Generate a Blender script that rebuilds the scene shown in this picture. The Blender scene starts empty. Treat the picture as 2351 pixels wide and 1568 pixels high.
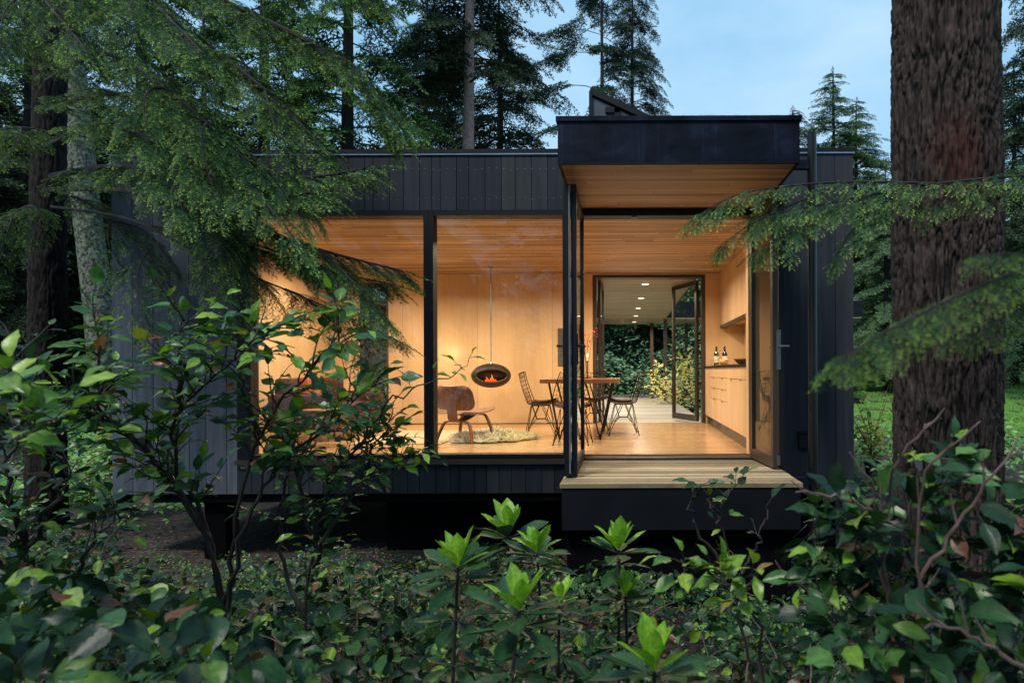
import bpy, math, random
import numpy as np
from mathutils import Vector, Matrix, noise
R = math.radians
random.seed(7); RNG = np.random.default_rng(7)
C = bpy.context.scene
# ---------------------------------------------------------------- camera
cam_d = bpy.data.cameras.new('camera'); cam = bpy.data.objects.new('camera', cam_d)
C.collection.objects.link(cam); C.camera = cam
EYE = 0.857; CAMY = -6.93
cam.location = (0, CAMY, EYE)
cam.rotation_euler = (R(90), R(0.22), 0)
cam_d.sensor_width = 36; cam_d.lens = 24.0
cam_d.shift_x = -0.1125; cam_d.shift_y = 0.0285
cam_d.clip_start = 0.05; cam_d.clip_end = 1000
cam_d.dof.use_dof = True; cam_d.dof.focus_distance = 7.5; cam_d.dof.aperture_fstop = 4.2
# ---------------------------------------------------------------- world
SUN_EL, SUN_AZ = 56, 212
w = bpy.data.worlds.new('World'); C.world = w; w.use_nodes = True
nt = w.node_tree; nt.nodes.clear()
wo = nt.nodes.new('ShaderNodeOutputWorld'); bg = nt.nodes.new('ShaderNodeBackground')
sky = nt.nodes.new('ShaderNodeTexSky'); sky.sky_type = 'NISHITA'; sky.sun_disc = False
sky.sun_elevation = R(SUN_EL); sky.sun_rotation = R(SUN_AZ); sky.air_density = 1.0; sky.dust_density = 0.6; sky.ozone_density = 1.6
tc = nt.nodes.new('ShaderNodeTexCoord'); mp = nt.nodes.new('ShaderNodeMapping'); mp.inputs['Scale'].default_value = (1.2, 1.2, 2.6)
cn = nt.nodes.new('ShaderNodeTexNoise'); cn.inputs['Scale'].default_value = 1.9; cn.inputs['Detail'].default_value = 6; cn.inputs['Roughness'].default_value = 0.55
cr = nt.nodes.new('ShaderNodeMapRange'); cr.inputs['From Min'].default_value = 0.34; cr.inputs['From Max'].default_value = 0.66; cr.inputs['To Min'].default_value = 0.12; cr.inputs['To Max'].default_value = 1.0
cm = nt.nodes.new('ShaderNodeMix'); cm.data_type = 'RGBA'; cm.inputs[7].default_value = (3.6, 5.4, 7.0, 1)
nt.links.new(tc.outputs['Generated'], mp.inputs[0]); nt.links.new(mp.outputs[0], cn.inputs['Vector'])
nt.links.new(cn.outputs['Fac'], cr.inputs['Value']); nt.links.new(cr.outputs[0], cm.inputs[0])
cb_ = nt.nodes.new('ShaderNodeMix'); cb_.data_type = 'RGBA'; cb_.inputs[0].default_value = .72; cb_.inputs[7].default_value = (1.6, 4.3, 6.7, 1); nt.links.new(sky.outputs[0], cb_.inputs[6]); nt.links.new(cb_.outputs[2], cm.inputs[6]); nt.links.new(cm.outputs[2], bg.inputs['Color'])
bg.inputs['Strength'].default_value = 0.15
nt.links.new(bg.outputs[0], wo.inputs[0])
# ---------------------------------------------------------------- sun
sd = bpy.data.lights.new('sun', 'SUN'); so = bpy.data.objects.new('sun', sd); C.collection.objects.link(so)
sd.energy = 3.2; sd.angle = R(12); sd.color = (1.0, 0.96, 0.88)
az = R(SUN_AZ); sv = Vector((math.sin(az)*math.cos(R(SUN_EL)), math.cos(az)*math.cos(R(SUN_EL)), math.sin(R(SUN_EL))))
so.rotation_euler = sv.to_track_quat('Z', 'Y').to_euler()
C.view_settings.view_transform = 'Standard'; C.view_settings.look = 'None'; C.view_settings.exposure = 0.0; C.view_settings.gamma = 1
C.cycles.use_denoising = True
C.cycles.max_bounces = 6; C.cycles.diffuse_bounces = 3; C.cycles.glossy_bounces = 3; C.cycles.transparent_max_bounces = 12
C.cycles.caustics_reflective = False; C.cycles.caustics_refractive = False
C.cycles.sample_clamp_indirect = 6.0
# ---------------------------------------------------------------- interior lamps (the cabin's ceiling downlights)
def area(name, loc, size, power, col=(1, .79, .54), rot=(0, 0, 0), size_y=None, spread=160):
    l = bpy.data.lights.new(name, 'AREA'); o = bpy.data.objects.new(name, l); C.collection.objects.link(o)
    l.energy = power; l.color = col; l.size = size; l.spread = R(spread)
    if size_y: l.shape = 'RECTANGLE'; l.size_y = size_y
    o.location = loc; o.rotation_euler = [R(a) for a in rot]; return o
IP = 39.0
for i, (x, y, k) in enumerate([(-4.1, 1.0, .9), (-4.0, 2.7, .9), (-2.9, 1.1, 1.0), (-2.75, 2.5, 1.1), (-1.5, 1.2, .8), (-1.35, 2.6, .9), (0.45, 1.0, 1.25), (0.35, 2.6, 1.25)]):
    area('ceiling_lamp', (x, y, 2.40), .12, IP*k)
area('under_cabinet_lamp', (1.72, 2.5, 1.535), .04, 14, (1, .80, .5), (0, 0, 0), 2.8)
def point(name, loc, power, col=(1, .66, .32), r=.04):
    l = bpy.data.lights.new(name, 'POINT'); o = bpy.data.objects.new(name, l); C.collection.objects.link(o)
    l.energy = power; l.color = col; l.shadow_soft_size = r; o.location = loc; return o
point('reading_lamp', (-2.86, 3.93, 1.17), 3.2, (1, .74, .42), .05)
point('fire_glow', (-2.07, 3.33, .80), 1.2, (1, .4, .12), .04)
for D_ in (11.9, 14.2, 16.5, 18.8, 21.1):
    area('walkway_lamp', (.32-.1*(D_-11.9)/9.2, D_+CAMY, 2.345), .10, 45, (1, .84, .62))
area('canopy_fill', (-.05, -.60, 2.44), .10, 5, (1, .78, .5))  # added fill under the soffit, which only the room lights; no lamp here
# ---------------------------------------------------------------- helpers
def P(dx, dy, D):
    s = 1567.0/D
    return Vector(((dx-1440)/s, D+CAMY, EYE-(dy-851)/s))
def link(o, parent=None):
    C.collection.objects.link(o)
    if parent is not None: o.parent = parent
    return o
def tag(o, label=None, cat=None, group=None, kind=None):
    if label: o['label'] = label
    if cat: o['category'] = cat
    if group: o['group'] = group
    if kind: o['kind'] = kind
    return o
def empty(name, loc=(0, 0, 0), rz=0, label=None, cat=None, group=None):
    o = bpy.data.objects.new(name, None); o.location = loc; o.rotation_euler = (0, 0, rz); o.empty_display_size = .1
    C.collection.objects.link(o); return tag(o, label, cat, group)
def mesh_np(name, V, F, mat, parent=None, attrs=None, smooth=False):
    V = np.asarray(V, dtype=np.float32); F = np.asarray(F, dtype=np.int32); k = F.shape[1]
    m = bpy.data.meshes.new(name)
    m.vertices.add(len(V)); m.vertices.foreach_set('co', V.ravel())
    m.loops.add(F.size); m.loops.foreach_set('vertex_index', F.ravel())
    m.polygons.add(len(F)); m.polygons.foreach_set('loop_start', np.arange(0, F.size, k, dtype=np.int32))
    try: m.polygons.foreach_set('loop_total', np.full(len(F), k, dtype=np.int32))
    except Exception: pass
    if attrs:
        for an, av in attrs.items():
            a = m.attributes.new(an, 'FLOAT', 'POINT'); a.data.foreach_set('value', np.asarray(av, dtype=np.float32))
    m.update(calc_edges=True)
    if smooth: m.polygons.foreach_set('use_smooth', np.ones(len(F), dtype=bool))
    m.materials.append(mat)
    return link(bpy.data.objects.new(name, m), parent)
class MB:
    def __init__(s): s.v = []; s.f = []
    def box(s, x0, x1, y0, y1, z0, z1):
        n = len(s.v); s.v += [(x0,y0,z0),(x1,y0,z0),(x1,y1,z0),(x0,y1,z0),(x0,y0,z1),(x1,y0,z1),(x1,y1,z1),(x0,y1,z1)]
        s.f += [tuple(n+i for i in q) for q in ((0,3,2,1),(4,5,6,7),(0,1,5,4),(1,2,6,5),(2,3,7,6),(3,0,4,7))]; return s
    def obox(s, p, q, w, z0, z1):
        "box along p->q (xy), thickness w, z0..z1"
        p = Vector(p).to_2d(); q = Vector(q).to_2d(); d = (q-p).normalized(); nrm = Vector((-d.y, d.x))*w/2
        n = len(s.v)
        for z in (z0, z1):
            for a in (p-nrm, q-nrm, q+nrm, p+nrm): s.v.append((a.x, a.y, z))
        s.f += [tuple(n+i for i in t) for t in ((0,3,2,1),(4,5,6,7),(0,1,5,4),(1,2,6,5),(2,3,7,6),(3,0,4,7))]; return s
    def tube(s, pts, rad, n=6, cap=True):
        pts = [Vector(p) for p in pts]; m = len(pts)
        if not hasattr(rad, '__len__'): rad = [rad]*m
        b = len(s.v); up = None
        for i, p in enumerate(pts):
            t = (pts[min(i+1, m-1)]-pts[max(i-1, 0)])
            t = t.normalized() if t.length > 1e-9 else Vector((0, 0, 1))
            if up is None:
                up = t.orthogonal().normalized()
            else:
                up = (up - t*up.dot(t)); up = up.normalized() if up.length > 1e-6 else t.orthogonal().normalized()
            sd_ = t.cross(up)
            for k in range(n):
                a = 2*math.pi*k/n; q = p+(up*math.cos(a)+sd_*math.sin(a))*rad[i]; s.v.append(q[:])
        for i in range(m-1):
            for k in range(n):
                a = b+i*n+k; c = b+i*n+(k+1) % n; s.f.append((a, c, c+n, a+n))
        if cap:
            s.f.append(tuple(b+k for k in range(n))[::-1]); s.f.append(tuple(b+(m-1)*n+k for k in range(n)))
        return s
    def lathe(s, c, prof, n=20):
        b = len(s.v); c = Vector(c)
        for r_, z in prof:
            for k in range(n):
                a = 2*math.pi*k/n; s.v.append((c.x+r_*math.cos(a), c.y+r_*math.sin(a), c.z+z))
        for i in range(len(prof)-1):
            for k in range(n):
                a = b+i*n+k; d = b+i*n+(k+1) % n; s.f.append((a, d, d+n, a+n))
        if prof[0][0] > 1e-4: s.f.append(tuple(b+k for k in range(n))[::-1])
        if prof[-1][0] > 1e-4: s.f.append(tuple(b+(len(prof)-1)*n+k for k in range(n)))
        return s
    def poly_prism(s, pts, off):
        b = len(s.v); m = len(pts); off = Vector(off)
        for p in pts: s.v.append(tuple(p))
        for p in pts: s.v.append(tuple(Vector(p)+off))
        s.f.append(tuple(range(b, b+m))); s.f.append(tuple(range(b+m, b+2*m))[::-1])
        for i in range(m): s.f.append((b+i, b+m+i, b+m+(i+1) % m, b+(i+1) % m))
        return s
    def build(s, name, mat, parent=None, smooth=False, bevel=0, seg=2, mat2=None, n2=0):
        m = bpy.data.meshes.new(name); m.from_pydata(s.v, [], s.f); m.validate(); m.update()
        import bmesh as _b
        bm = _b.new(); bm.from_mesh(m); _b.ops.recalc_face_normals(bm, faces=bm.faces)
        if bevel: _b.ops.bevel(bm, geom=bm.edges[:], offset=bevel, segments=seg, affect='EDGES', profile=.6)
        bm.to_mesh(m); bm.free()
        m.materials.append(mat)
        if mat2:
            m.materials.append(mat2)
            for i_ in range(n2, len(m.polygons)): m.polygons[i_].material_index = 1
        if smooth:
            m.polygons.foreach_set('use_smooth', np.ones(len(m.polygons), dtype=bool)); m.set_sharp_from_angle(angle=R(40))
        return link(bpy.data.objects.new(name, m), parent)
# ---------------------------------------------------------------- materials
def newmat(name):
    m = bpy.data.materials.new(name); m.use_nodes = True; t = m.node_tree
    b = t.nodes['Principled BSDF']; return m, t, b
def N(t, kind, **kw):
    n = t.nodes.new(kind)
    for k, v in kw.items():
        if k in n.inputs.keys(): n.inputs[k].default_value = v
        else: setattr(n, k, v)
    return n
def ramp(t, stops):
    r = t.nodes.new('ShaderNodeValToRGB'); e = r.color_ramp.elements
    while len(e) < len(stops): e.new(.5)
    for i, (p, c) in enumerate(stops): e[i].position = p; e[i].color = (*c, 1)
    return r
def coords(t, scale=(1, 1, 1), rot=(0, 0, 0)):
    c = t.nodes.new('ShaderNodeTexCoord'); m = t.nodes.new('ShaderNodeMapping')
    m.inputs['Scale'].default_value = scale; m.inputs['Rotation'].default_value = rot
    t.links.new(c.outputs['Object'], m.inputs[0]); return m.outputs[0]
def bump(t, b, h, strength=.3, dist=.01):
    n = N(t, 'ShaderNodeBump'); n.inputs['Strength'].default_value = strength; n.inputs['Distance'].default_value = dist
    t.links.new(h, n.inputs['Height']); t.links.new(n.outputs[0], b.inputs['Normal'])
def mixc(t, f, a, b, blend='MIX'):
    m = t.nodes.new('ShaderNodeMix'); m.data_type = 'RGBA'; m.blend_type = blend
    for s_, v in ((0, f), (6, a), (7, b)):
        if hasattr(v, 'is_output'): t.links.new(v, m.inputs[s_])
        else: m.inputs[s_].default_value = v if s_ == 0 else (*v, 1)
    return m.outputs[2]
def simple(name, col, rough=.5, metal=0, var=.25, sc=8, bmp=.1, spec=.5):
    m, t, b = newmat(name); b.inputs['Roughness'].default_value = rough; b.inputs['Metallic'].default_value = metal
    b.inputs['Specular IOR Level'].default_value = spec
    n = N(t, 'ShaderNodeTexNoise', Scale=sc, Detail=6.0); t.links.new(coords(t), n.inputs['Vector'])
    r_ = ramp(t, [(.3, tuple(c*(1-var) for c in col)), (.7, tuple(min(1, c*(1+var)) for c in col))])
    t.links.new(n.outputs['Fac'], r_.inputs[0]); t.links.new(r_.outputs[0], b.inputs['Base Color'])
    if bmp: bump(t, b, n.outputs['Fac'], bmp, .005)
    return m
def planks(name, ca, cb, width, length, rough=.4, axis='xy', gap=.0022, grain=.35, coat=0, bmp=.3, gapcol=.35):
    m, t, b = newmat(name)
    tcn = t.nodes.new('ShaderNodeTexCoord'); sep = t.nodes.new('ShaderNodeSeparateXYZ'); com = t.nodes.new('ShaderNodeCombineXYZ')
    t.links.new(tcn.outputs['Object'], sep.inputs[0])
    a_, b_ = axis[0].upper(), axis[1].upper(); o_ = ({'X', 'Y', 'Z'}-{a_, b_}).pop()
    rw = N(t, 'ShaderNodeMath', operation='DIVIDE'); t.links.new(sep.outputs[b_], rw.inputs[0]); rw.inputs[1].default_value = width
    fl_ = N(t, 'ShaderNodeMath', operation='FLOOR'); t.links.new(rw.outputs[0], fl_.inputs[0]); wn = t.nodes.new('ShaderNodeTexWhiteNoise'); wn.noise_dimensions = '1D'; t.links.new(fl_.outputs[0], wn.inputs['W'])
    ma = N(t, 'ShaderNodeMath', operation='MULTIPLY_ADD'); t.links.new(wn.outputs['Value'], ma.inputs[0]); ma.inputs[1].default_value = length if length < 2.9 and width < 1 else 0.0; t.links.new(sep.outputs[a_], ma.inputs[2])
    t.links.new(ma.outputs[0], com.inputs[0]); t.links.new(sep.outputs[b_], com.inputs[1]); t.links.new(sep.outputs[o_], com.inputs[2])
    br = N(t, 'ShaderNodeTexBrick', Scale=1.0); br.offset = 0.0
    br.inputs['Color1'].default_value = (0, 0, 0, 1); br.inputs['Color2'].default_value = (1, 1, 1, 1); br.inputs['Mortar'].default_value = (.5, .5, .5, 1)
    br.inputs['Mortar Size'].default_value = gap; br.inputs['Brick Width'].default_value = length; br.inputs['Row Height'].default_value = width
    br.inputs['Mortar Smooth'].default_value = .1
    t.links.new(com.outputs[0], br.inputs['Vector'])
    mp_ = t.nodes.new('ShaderNodeMapping'); mp_.inputs['Scale'].default_value = (1.6, 55, 1.6); t.links.new(com.outputs[0], mp_.inputs[0])
    n = N(t, 'ShaderNodeTexNoise', Scale=1.0, Detail=5.0, Roughness=.6); t.links.new(mp_.outputs[0], n.inputs['Vector'])
    mp2 = t.nodes.new('ShaderNodeMapping'); mp2.inputs['Scale'].default_value = (.5, 2.2, 1); t.links.new(com.outputs[0], mp2.inputs[0])
    n2 = N(t, 'ShaderNodeTexNoise', Scale=1.0, Detail=3.0); t.links.new(mp2.outputs[0], n2.inputs['Vector'])
    base = mixc(t, br.outputs['Color'], ca, cb)
    g = ramp(t, [(.32, (1-grain,)*3), (.6, (1, 1, 1))]); t.links.new(n.outputs['Fac'], g.inputs[0])
    c1 = mixc(t, 1.0, base, g.outputs[0], 'MULTIPLY')
    g2 = ramp(t, [(.3, (.82, .80, .78)), (.7, (1.08, 1.08, 1.08))]); t.links.new(n2.outputs['Fac'], g2.inputs[0])
    c2 = mixc(t, 1.0, c1, g2.outputs[0], 'MULTIPLY')
    c3 = mixc(t, br.outputs['Fac'], c2, tuple(x*gapcol for x in ca))
    t.links.new(c3, b.inputs['Base Color']); b.inputs['Roughness'].default_value = rough
    b.inputs['Coat Weight'].default_value = coat; b.inputs['Coat Roughness'].default_value = .15
    inv = N(t, 'ShaderNodeMath', operation='SUBTRACT'); inv.inputs[0].default_value = 1; t.links.new(br.outputs['Fac'], inv.inputs[1])
    bump(t, b, inv.outputs[0], bmp, .003)
    return m
def island(name, stops, rough=.5, trans=0.0, grainax=None, tipcol=None, spec=.5, bmp=0, vein=False):
    "colour varies piece by piece (leaf by leaf, board by board)"
    m, t, b = newmat(name); g = t.nodes.new('ShaderNodeNewGeometry')
    r_ = ramp(t, stops); t.links.new(g.outputs['Random Per Island'], r_.inputs[0]); col = r_.outputs[0]
    if grainax:
        n = N(t, 'ShaderNodeTexNoise', Scale=1.0, Detail=6.0); t.links.new(coords(t, grainax), n.inputs['Vector'])
        g2 = ramp(t, [(.3, (.65, .65, .65)), (.7, (1.15, 1.15, 1.15))]); t.links.new(n.outputs['Fac'], g2.inputs[0])
        col = mixc(t, 1.0, col, g2.outputs[0], 'MULTIPLY')
        if bmp: bump(t, b, n.outputs['Fac'], bmp, .004)
    if tipcol:
        a = t.nodes.new('ShaderNodeAttribute'); a.attribute_name = 'tip'
        col = mixc(t, a.outputs['Fac'], col, tipcol)
    if vein:
        a = t.nodes.new('ShaderNodeAttribute'); a.attribute_name = 'rib'
        rr = ramp(t, [(0, (.78, .80, .72)), (.25, (1, 1, 1)), (.93, (1, 1, 1)), (1, (1.5, 1.35, 1.1))]); t.links.new(a.outputs['Fac'], rr.inputs[0])
        col = mixc(t, 1.0, col, rr.outputs[0], 'MULTIPLY')
        al = t.nodes.new('ShaderNodeAttribute'); al.attribute_name = 'wood'           # side veins run from midrib to edge
        v1 = N(t, 'ShaderNodeMath', operation='MULTIPLY_ADD'); t.links.new(a.outputs['Fac'], v1.inputs[0]); v1.inputs[1].default_value = .28; t.links.new(al.outputs['Fac'], v1.inputs[2])
        v2 = N(t, 'ShaderNodeMath', operation='MULTIPLY'); t.links.new(v1.outputs[0], v2.inputs[0]); v2.inputs[1].default_value = 8.0
        v3 = N(t, 'ShaderNodeMath', operation='FRACT'); t.links.new(v2.outputs[0], v3.inputs[0])
        r3_ = ramp(t, [(0, (1.35, 1.3, 1.15)), (.10, (.95, .95, .95)), (.5, (1.08, 1.08, 1.05)), (.9, (.85, .86, .85)), (1, (1.35, 1.3, 1.15))]); t.links.new(v3.outputs[0], r3_.inputs[0])
        col = mixc(t, 1.0, col, r3_.outputs[0], 'MULTIPLY')
        n3 = N(t, 'ShaderNodeTexNoise', Scale=60.0, Detail=3.0); t.links.new(coords(t), n3.inputs['Vector'])
        g3 = ramp(t, [(.35, (.72, .74, .70)), (.6, (1.1, 1.1, 1.1))]); t.links.new(n3.outputs['Fac'], g3.inputs[0])
        col = mixc(t, 1.0, col, g3.outputs[0], 'MULTIPLY'); bump(t, b, n3.outputs['Fac'], .35, .004)
    t.links.new(col, b.inputs['Base Color']); b.inputs['Roughness'].default_value = rough; b.inputs['Specular IOR Level'].default_value = spec
    if trans:
        tr = t.nodes.new('ShaderNodeBsdfTranslucent'); t.links.new(mixc(t, 1.0, col, (1.5, 1.6, .7), 'MULTIPLY'), tr.inputs[0])
        mx = t.nodes.new('ShaderNodeMixShader'); mx.inputs[0].default_value = trans
        t.links.new(b.outputs[0], mx.inputs[1]); t.links.new(tr.outputs[0], mx.inputs[2])
        t.links.new(mx.outputs[0], t.nodes['Material Output'].inputs[0])
    return m
def glassmat(name, tint=(1, 1, 1)):
    m, t, b = newmat(name); t.nodes.remove(b)
    f = N(t, 'ShaderNodeFresnel', IOR=1.5); tr = t.nodes.new('ShaderNodeBsdfTransparent'); tr.inputs[0].default_value = (*tint, 1)
    gl = t.nodes.new('ShaderNodeBsdfGlossy'); gl.inputs['Roughness'].default_value = 0.0
    gl.inputs['Color'].default_value = (1, 1, 1, 1)
    g_ = t.nodes.new('ShaderNodeNewGeometry'); iv = N(t, 'ShaderNodeMath', operation='SUBTRACT'); iv.inputs[0].default_value = 1.0; t.links.new(g_.outputs['Backfacing'], iv.inputs[1])
    ml = N(t, 'ShaderNodeMath', operation='MULTIPLY'); t.links.new(f.outputs[0], ml.inputs[0]); t.links.new(iv.outputs[0], ml.inputs[1])   # the far face of the pane adds no mirror of its own
    mx = t.nodes.new('ShaderNodeMixShader'); t.links.new(ml.outputs[0], mx.inputs[0]); t.links.new(tr.outputs[0], mx.inputs[1]); t.links.new(gl.outputs[0], mx.inputs[2])
    t.links.new(mx.outputs[0], t.nodes['Material Output'].inputs[0]); return m
def emit(name, col, s):
    m, t, b = newmat(name); b.inputs['Base Color'].default_value = (*col, 1); b.inputs['Emission Color'].default_value = (*col, 1); b.inputs['Emission Strength'].default_value = s; return m
M = {}
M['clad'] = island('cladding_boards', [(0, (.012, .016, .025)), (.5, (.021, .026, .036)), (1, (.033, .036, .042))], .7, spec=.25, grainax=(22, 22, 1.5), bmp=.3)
M['clad_left'] = island('skylit_cladding_boards', [(0, (.060, .076, .104)), (.5, (.078, .095, .126)), (1, (.098, .110, .132))], .7, spec=.25, grainax=(22, 22, 1.5), bmp=.3)  # paler copy of the cladding; stronger sky light painted into its colour
M['black'] = simple('black_metal', (.004, .005, .008), .5, 0, .3, 5, .05, .25)
m, t, b = newmat('mottled_dark_steel'); b.inputs['Specular IOR Level'].default_value = .12
n1 = N(t, 'ShaderNodeTexNoise', Scale=3.2, Detail=7.0, Roughness=.62, Distortion=.6); t.links.new(coords(t, (1, 1, 1.6)), n1.inputs['Vector'])
n2 = N(t, 'ShaderNodeTexNoise', Scale=90.0, Detail=2.0); t.links.new(coords(t), n2.inputs['Vector'])
r1 = ramp(t, [(.36, (.0012, .0020, .0055)), (.52, (.0032, .0060, .0160)), (.68, (.0085, .0150, .0330))]); t.links.new(n1.outputs['Fac'], r1.inputs[0])
r2 = ramp(t, [(.70, (0, 0, 0)), (.78, (1, 1, 1))]); t.links.new(n2.outputs['Fac'], r2.inputs[0])
n3 = N(t, 'ShaderNodeTexNoise', Scale=1.0, Detail=4.0); t.links.new(coords(t, (26, 26, 1.1)), n3.inputs['Vector'])      # rain streaks and dust
r4 = ramp(t, [(.58, (1, 1, 1)), (.72, (2.6, 2.3, 2.0))]); t.links.new(n3.outputs['Fac'], r4.inputs[0])
t.links.new(mixc(t, r2.outputs[0], mixc(t, 1.0, r1.outputs[0], r4.outputs[0], 'MULTIPLY'), (.045, .044, .046)), b.inputs['Base Color'])
r3 = ramp(t, [(.3, (.38,)*3), (.7, (.72,)*3)]); t.links.new(n1.outputs['Fac'], r3.inputs[0]); t.links.new(r3.outputs[0], b.inputs['Roughness'])
M['steel'] = m
M['void'] = simple('dark_concrete', (.003, .003, .004), .95, 0, .25, 8, .1, .05)
M['bronze'] = simple('bronze_frame', (.050, .038, .030), .4, .2, .1, 4, .02)
M['drip'] = simple('galvanised_edge', (.45, .50, .58), .35, .8, .1, 5, 0)
M['glass'] = glassmat('window_glass', (.96, .965, .95))
M['ceil'] = planks('fir_ceiling', (.27, .150, .078), (.68, .47, .30), .072, 1.9, .5, 'xy', gap=.0036, grain=.5, gapcol=.15)
M['soffit'] = planks('cedar_soffit', (.18, .105, .060), (.54, .36, .23), .085, 2.6, .5, 'xy', gap=.004, grain=.5, gapcol=.15)
M['walksoffit'] = planks('pale_cedar_soffit', (.36, .27, .19), (.60, .47, .34), .10, 2.2, .5, 'xy', gap=.002, grain=.4)
M['floor'] = planks('fir_floor', (.50, .31, .16), (.60, .39, .21), .10, 1.6, .22, 'xy', gap=.0012, grain=.14, coat=.25, bmp=.1, gapcol=.6)
M['ply'] = planks('birch_plywood', (.66, .45, .245), (.71, .50, .28), 1.22, 2.5, .42, 'zx', gap=.003, grain=.10, gapcol=.5, bmp=.1)
M['ply2'] = planks('birch_plywood_side', (.66, .45, .24), (.70, .49, .27), 1.22, 2.5, .42, 'zy', gap=.0015, grain=.10, gapcol=.5, bmp=.1)
M['cab'] = planks('maple_cabinet_veneer', (.68, .48, .28), (.71, .51, .30), 3, 5, .36, 'zy', gap=.0, grain=.10, bmp=.05)
M['deck'] = island('weathered_deck_boards', [(0, (.085, .065, .032)), (.5, (.18, .14, .078)), (1, (.34, .27, .17))], .75, grainax=(4, 70, 8), bmp=.6)
M['deckgrey'] = island('silvered_deck_boards', [(0, (.34, .29, .22)), (.5, (.44, .38, .29)), (1, (.54, .47, .37))], .65, grainax=(3, 60, 8), bmp=.5)
M['counter'] = simple('dark_counter', (.02, .018, .016), .25)
M['steelbr'] = simple('brushed_steel', (.28, .28, .29), .35, .9, .1, 20, 0)
M['walnut'] = island('walnut_ply', [(0, (.20, .095, .045)), (1, (.25, .12, .06))], .55, spec=.2, grainax=(30, 30, 4), bmp=.1)
M['seatwood'] = island('pale_walnut_ply', [(0, (.20, .105, .050)), (1, (.24, .13, .065))], .42, grainax=(6, 50, 20))
M['tabletop'] = planks('table_wood', (.26, .11, .045), (.32, .15, .065), .16, 3, .3, 'yx', gap=.001, grain=.25, coat=.3)
M['wire'] = simple('black_wire', (.008, .007, .007), .35, .5)
M['pad'] = simple('brown_leather', (.050, .022, .012), .55, 0, .3, 12, .1, .2)
M['fur'] = island('sheep_fleece', [(0, (.30, .26, .23)), (.5, (.74, .70, .66)), (1, (.93, .91, .90))], .8, trans=.2)
# ================================================================ terrain
def sm(a): a = np.clip(a, 0, 1); return a*a*(3-2*a)
def gz(x, y):
    x = np.asarray(x, dtype=float); y = np.asarray(y, dtype=float)
    z = -1.05 + .52*sm((-2.6-y)/2.6) + .42*sm((x-1.6)/1.2)*sm((y+.4)/2.6) + .055*np.clip(y-4, 0, 60) + .10*sm((-x-5)/1.5)*sm((y+1)/2)
    z = z + .03*np.sin(x*2.1+.5*y)*np.cos(y*1.7) + .015*np.sin(x*6.3+y*3.1)
    return z
def gzf(x, y): return float(gz(x, y))
def grid(name, xs, ys, off, mat):
    X, Y = np.meshgrid(xs, ys); Z = gz(X, Y)+off; V = np.stack([X, Y, Z], -1).reshape(-1, 3)
    n = len(xs); m_ = len(ys); i = np.arange((m_-1)*(n-1)); r_ = i//(n-1); c = i % (n-1); a = r_*n+c
    return mesh_np(name, V, np.stack([a, a+1, a+n+1, a+n], 1), mat, smooth=True)
m, t, b = newmat('forest_soil')
n1 = N(t, 'ShaderNodeTexNoise', Scale=9.0, Detail=8.0, Roughness=.7); n2 = N(t, 'ShaderNodeTexVoronoi', Scale=38.0)
co = coords(t); t.links.new(co, n1.inputs['Vector']); t.links.new(co, n2.inputs['Vector'])
r1 = ramp(t, [(.3, (.018, .013, .012)), (.55, (.042, .032, .028)), (.75, (.075, .058, .050))]); t.links.new(n1.outputs['Fac'], r1.inputs[0])
r2 = ramp(t, [(0, (.6, .6, .6)), (.9, (1.4, 1.35, 1.3))]); sp = t.nodes.new('ShaderNodeSeparateColor'); t.links.new(n2.outputs['Color'], sp.inputs[0]); t.links.new(sp.outputs[0], r2.inputs[0])
t.links.new(mixc(t, 1.0, r1.outputs[0], r2.outputs[0], 'MULTIPLY'), b.inputs['Base Color']); b.inputs['Roughness'].default_value = .95
bump(t, b, n1.outputs['Fac'], .8, .04)
M['soil'] = m
u = np.linspace(-1, 1, 241); xs = np.sinh(u*4.0)/np.sinh(4.0)*180; v = np.linspace(0, 1, 261); ys = -11+np.sinh(v*3.6)/np.sinh(3.6)*300
tag(grid('ground', xs, ys, 0, M['soil']), kind='structure')
M['lawn'] = simple('lawn_turf', (.10, .22, .035), .9, 0, .35, 5, .3)
tag(grid('lawn', np.linspace(3.2, 60, 60), np.linspace(6.5, 62, 60), .012, M['lawn']), kind='structure')
# ================================================================ cabin
XL, XR = -5.22, 2.30; YB = 4.4; ZT = 3.10; ZB = -.377
WX0, WX1, WZ0, WZ1 = -3.95, -.60, -.03, 2.485
DX0, DX1 = -.57, 1.50
cabin = empty('cabin', (0, 0, 0), 0, 'dark board clad flat roofed cabin with a warmly lit glazed room', 'cabin')
def boards(mb, x0, x1, z0, z1, y0=-.013, y1=.012, ws=(.155, .19, .115, .175, .095, .15, .20, .14), seed=0, gap=.006):
    rr = random.Random(seed); x = x0
    while x < x1-.01:
        wd = rr.choice(ws); e = min(x+wd, x1)
        if x1-e < .05: e = x1
        mb.box(x, e-gap, y0+rr.uniform(-.001, .001), y1, z0, z1); x = e
def nails(mb, x0, x1, zs):
    for x in np.arange(x0+.04, x1-.03, .072):
        for z in zs:
            xx = x+random.uniform(-.008, .008); zz = z+random.uniform(-.012, .012); mb.box(xx, xx+.005, -.0165, -.0125, zz, zz+.005)
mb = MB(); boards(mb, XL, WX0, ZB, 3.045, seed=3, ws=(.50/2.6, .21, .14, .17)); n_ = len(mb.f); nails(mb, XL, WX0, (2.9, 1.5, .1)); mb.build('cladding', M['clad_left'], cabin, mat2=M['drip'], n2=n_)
mb = MB(); boards(mb, WX0, 1.57, WZ1+.004, 3.045, seed=5, ws=(.125, .165, .14, .165, .085, .165)); n_ = len(mb.f); nails(mb, WX0, 1.5, (2.90, 2.60)); mb.build('cladding', M['clad'], cabin, mat2=M['drip'], n2=n_)
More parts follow.
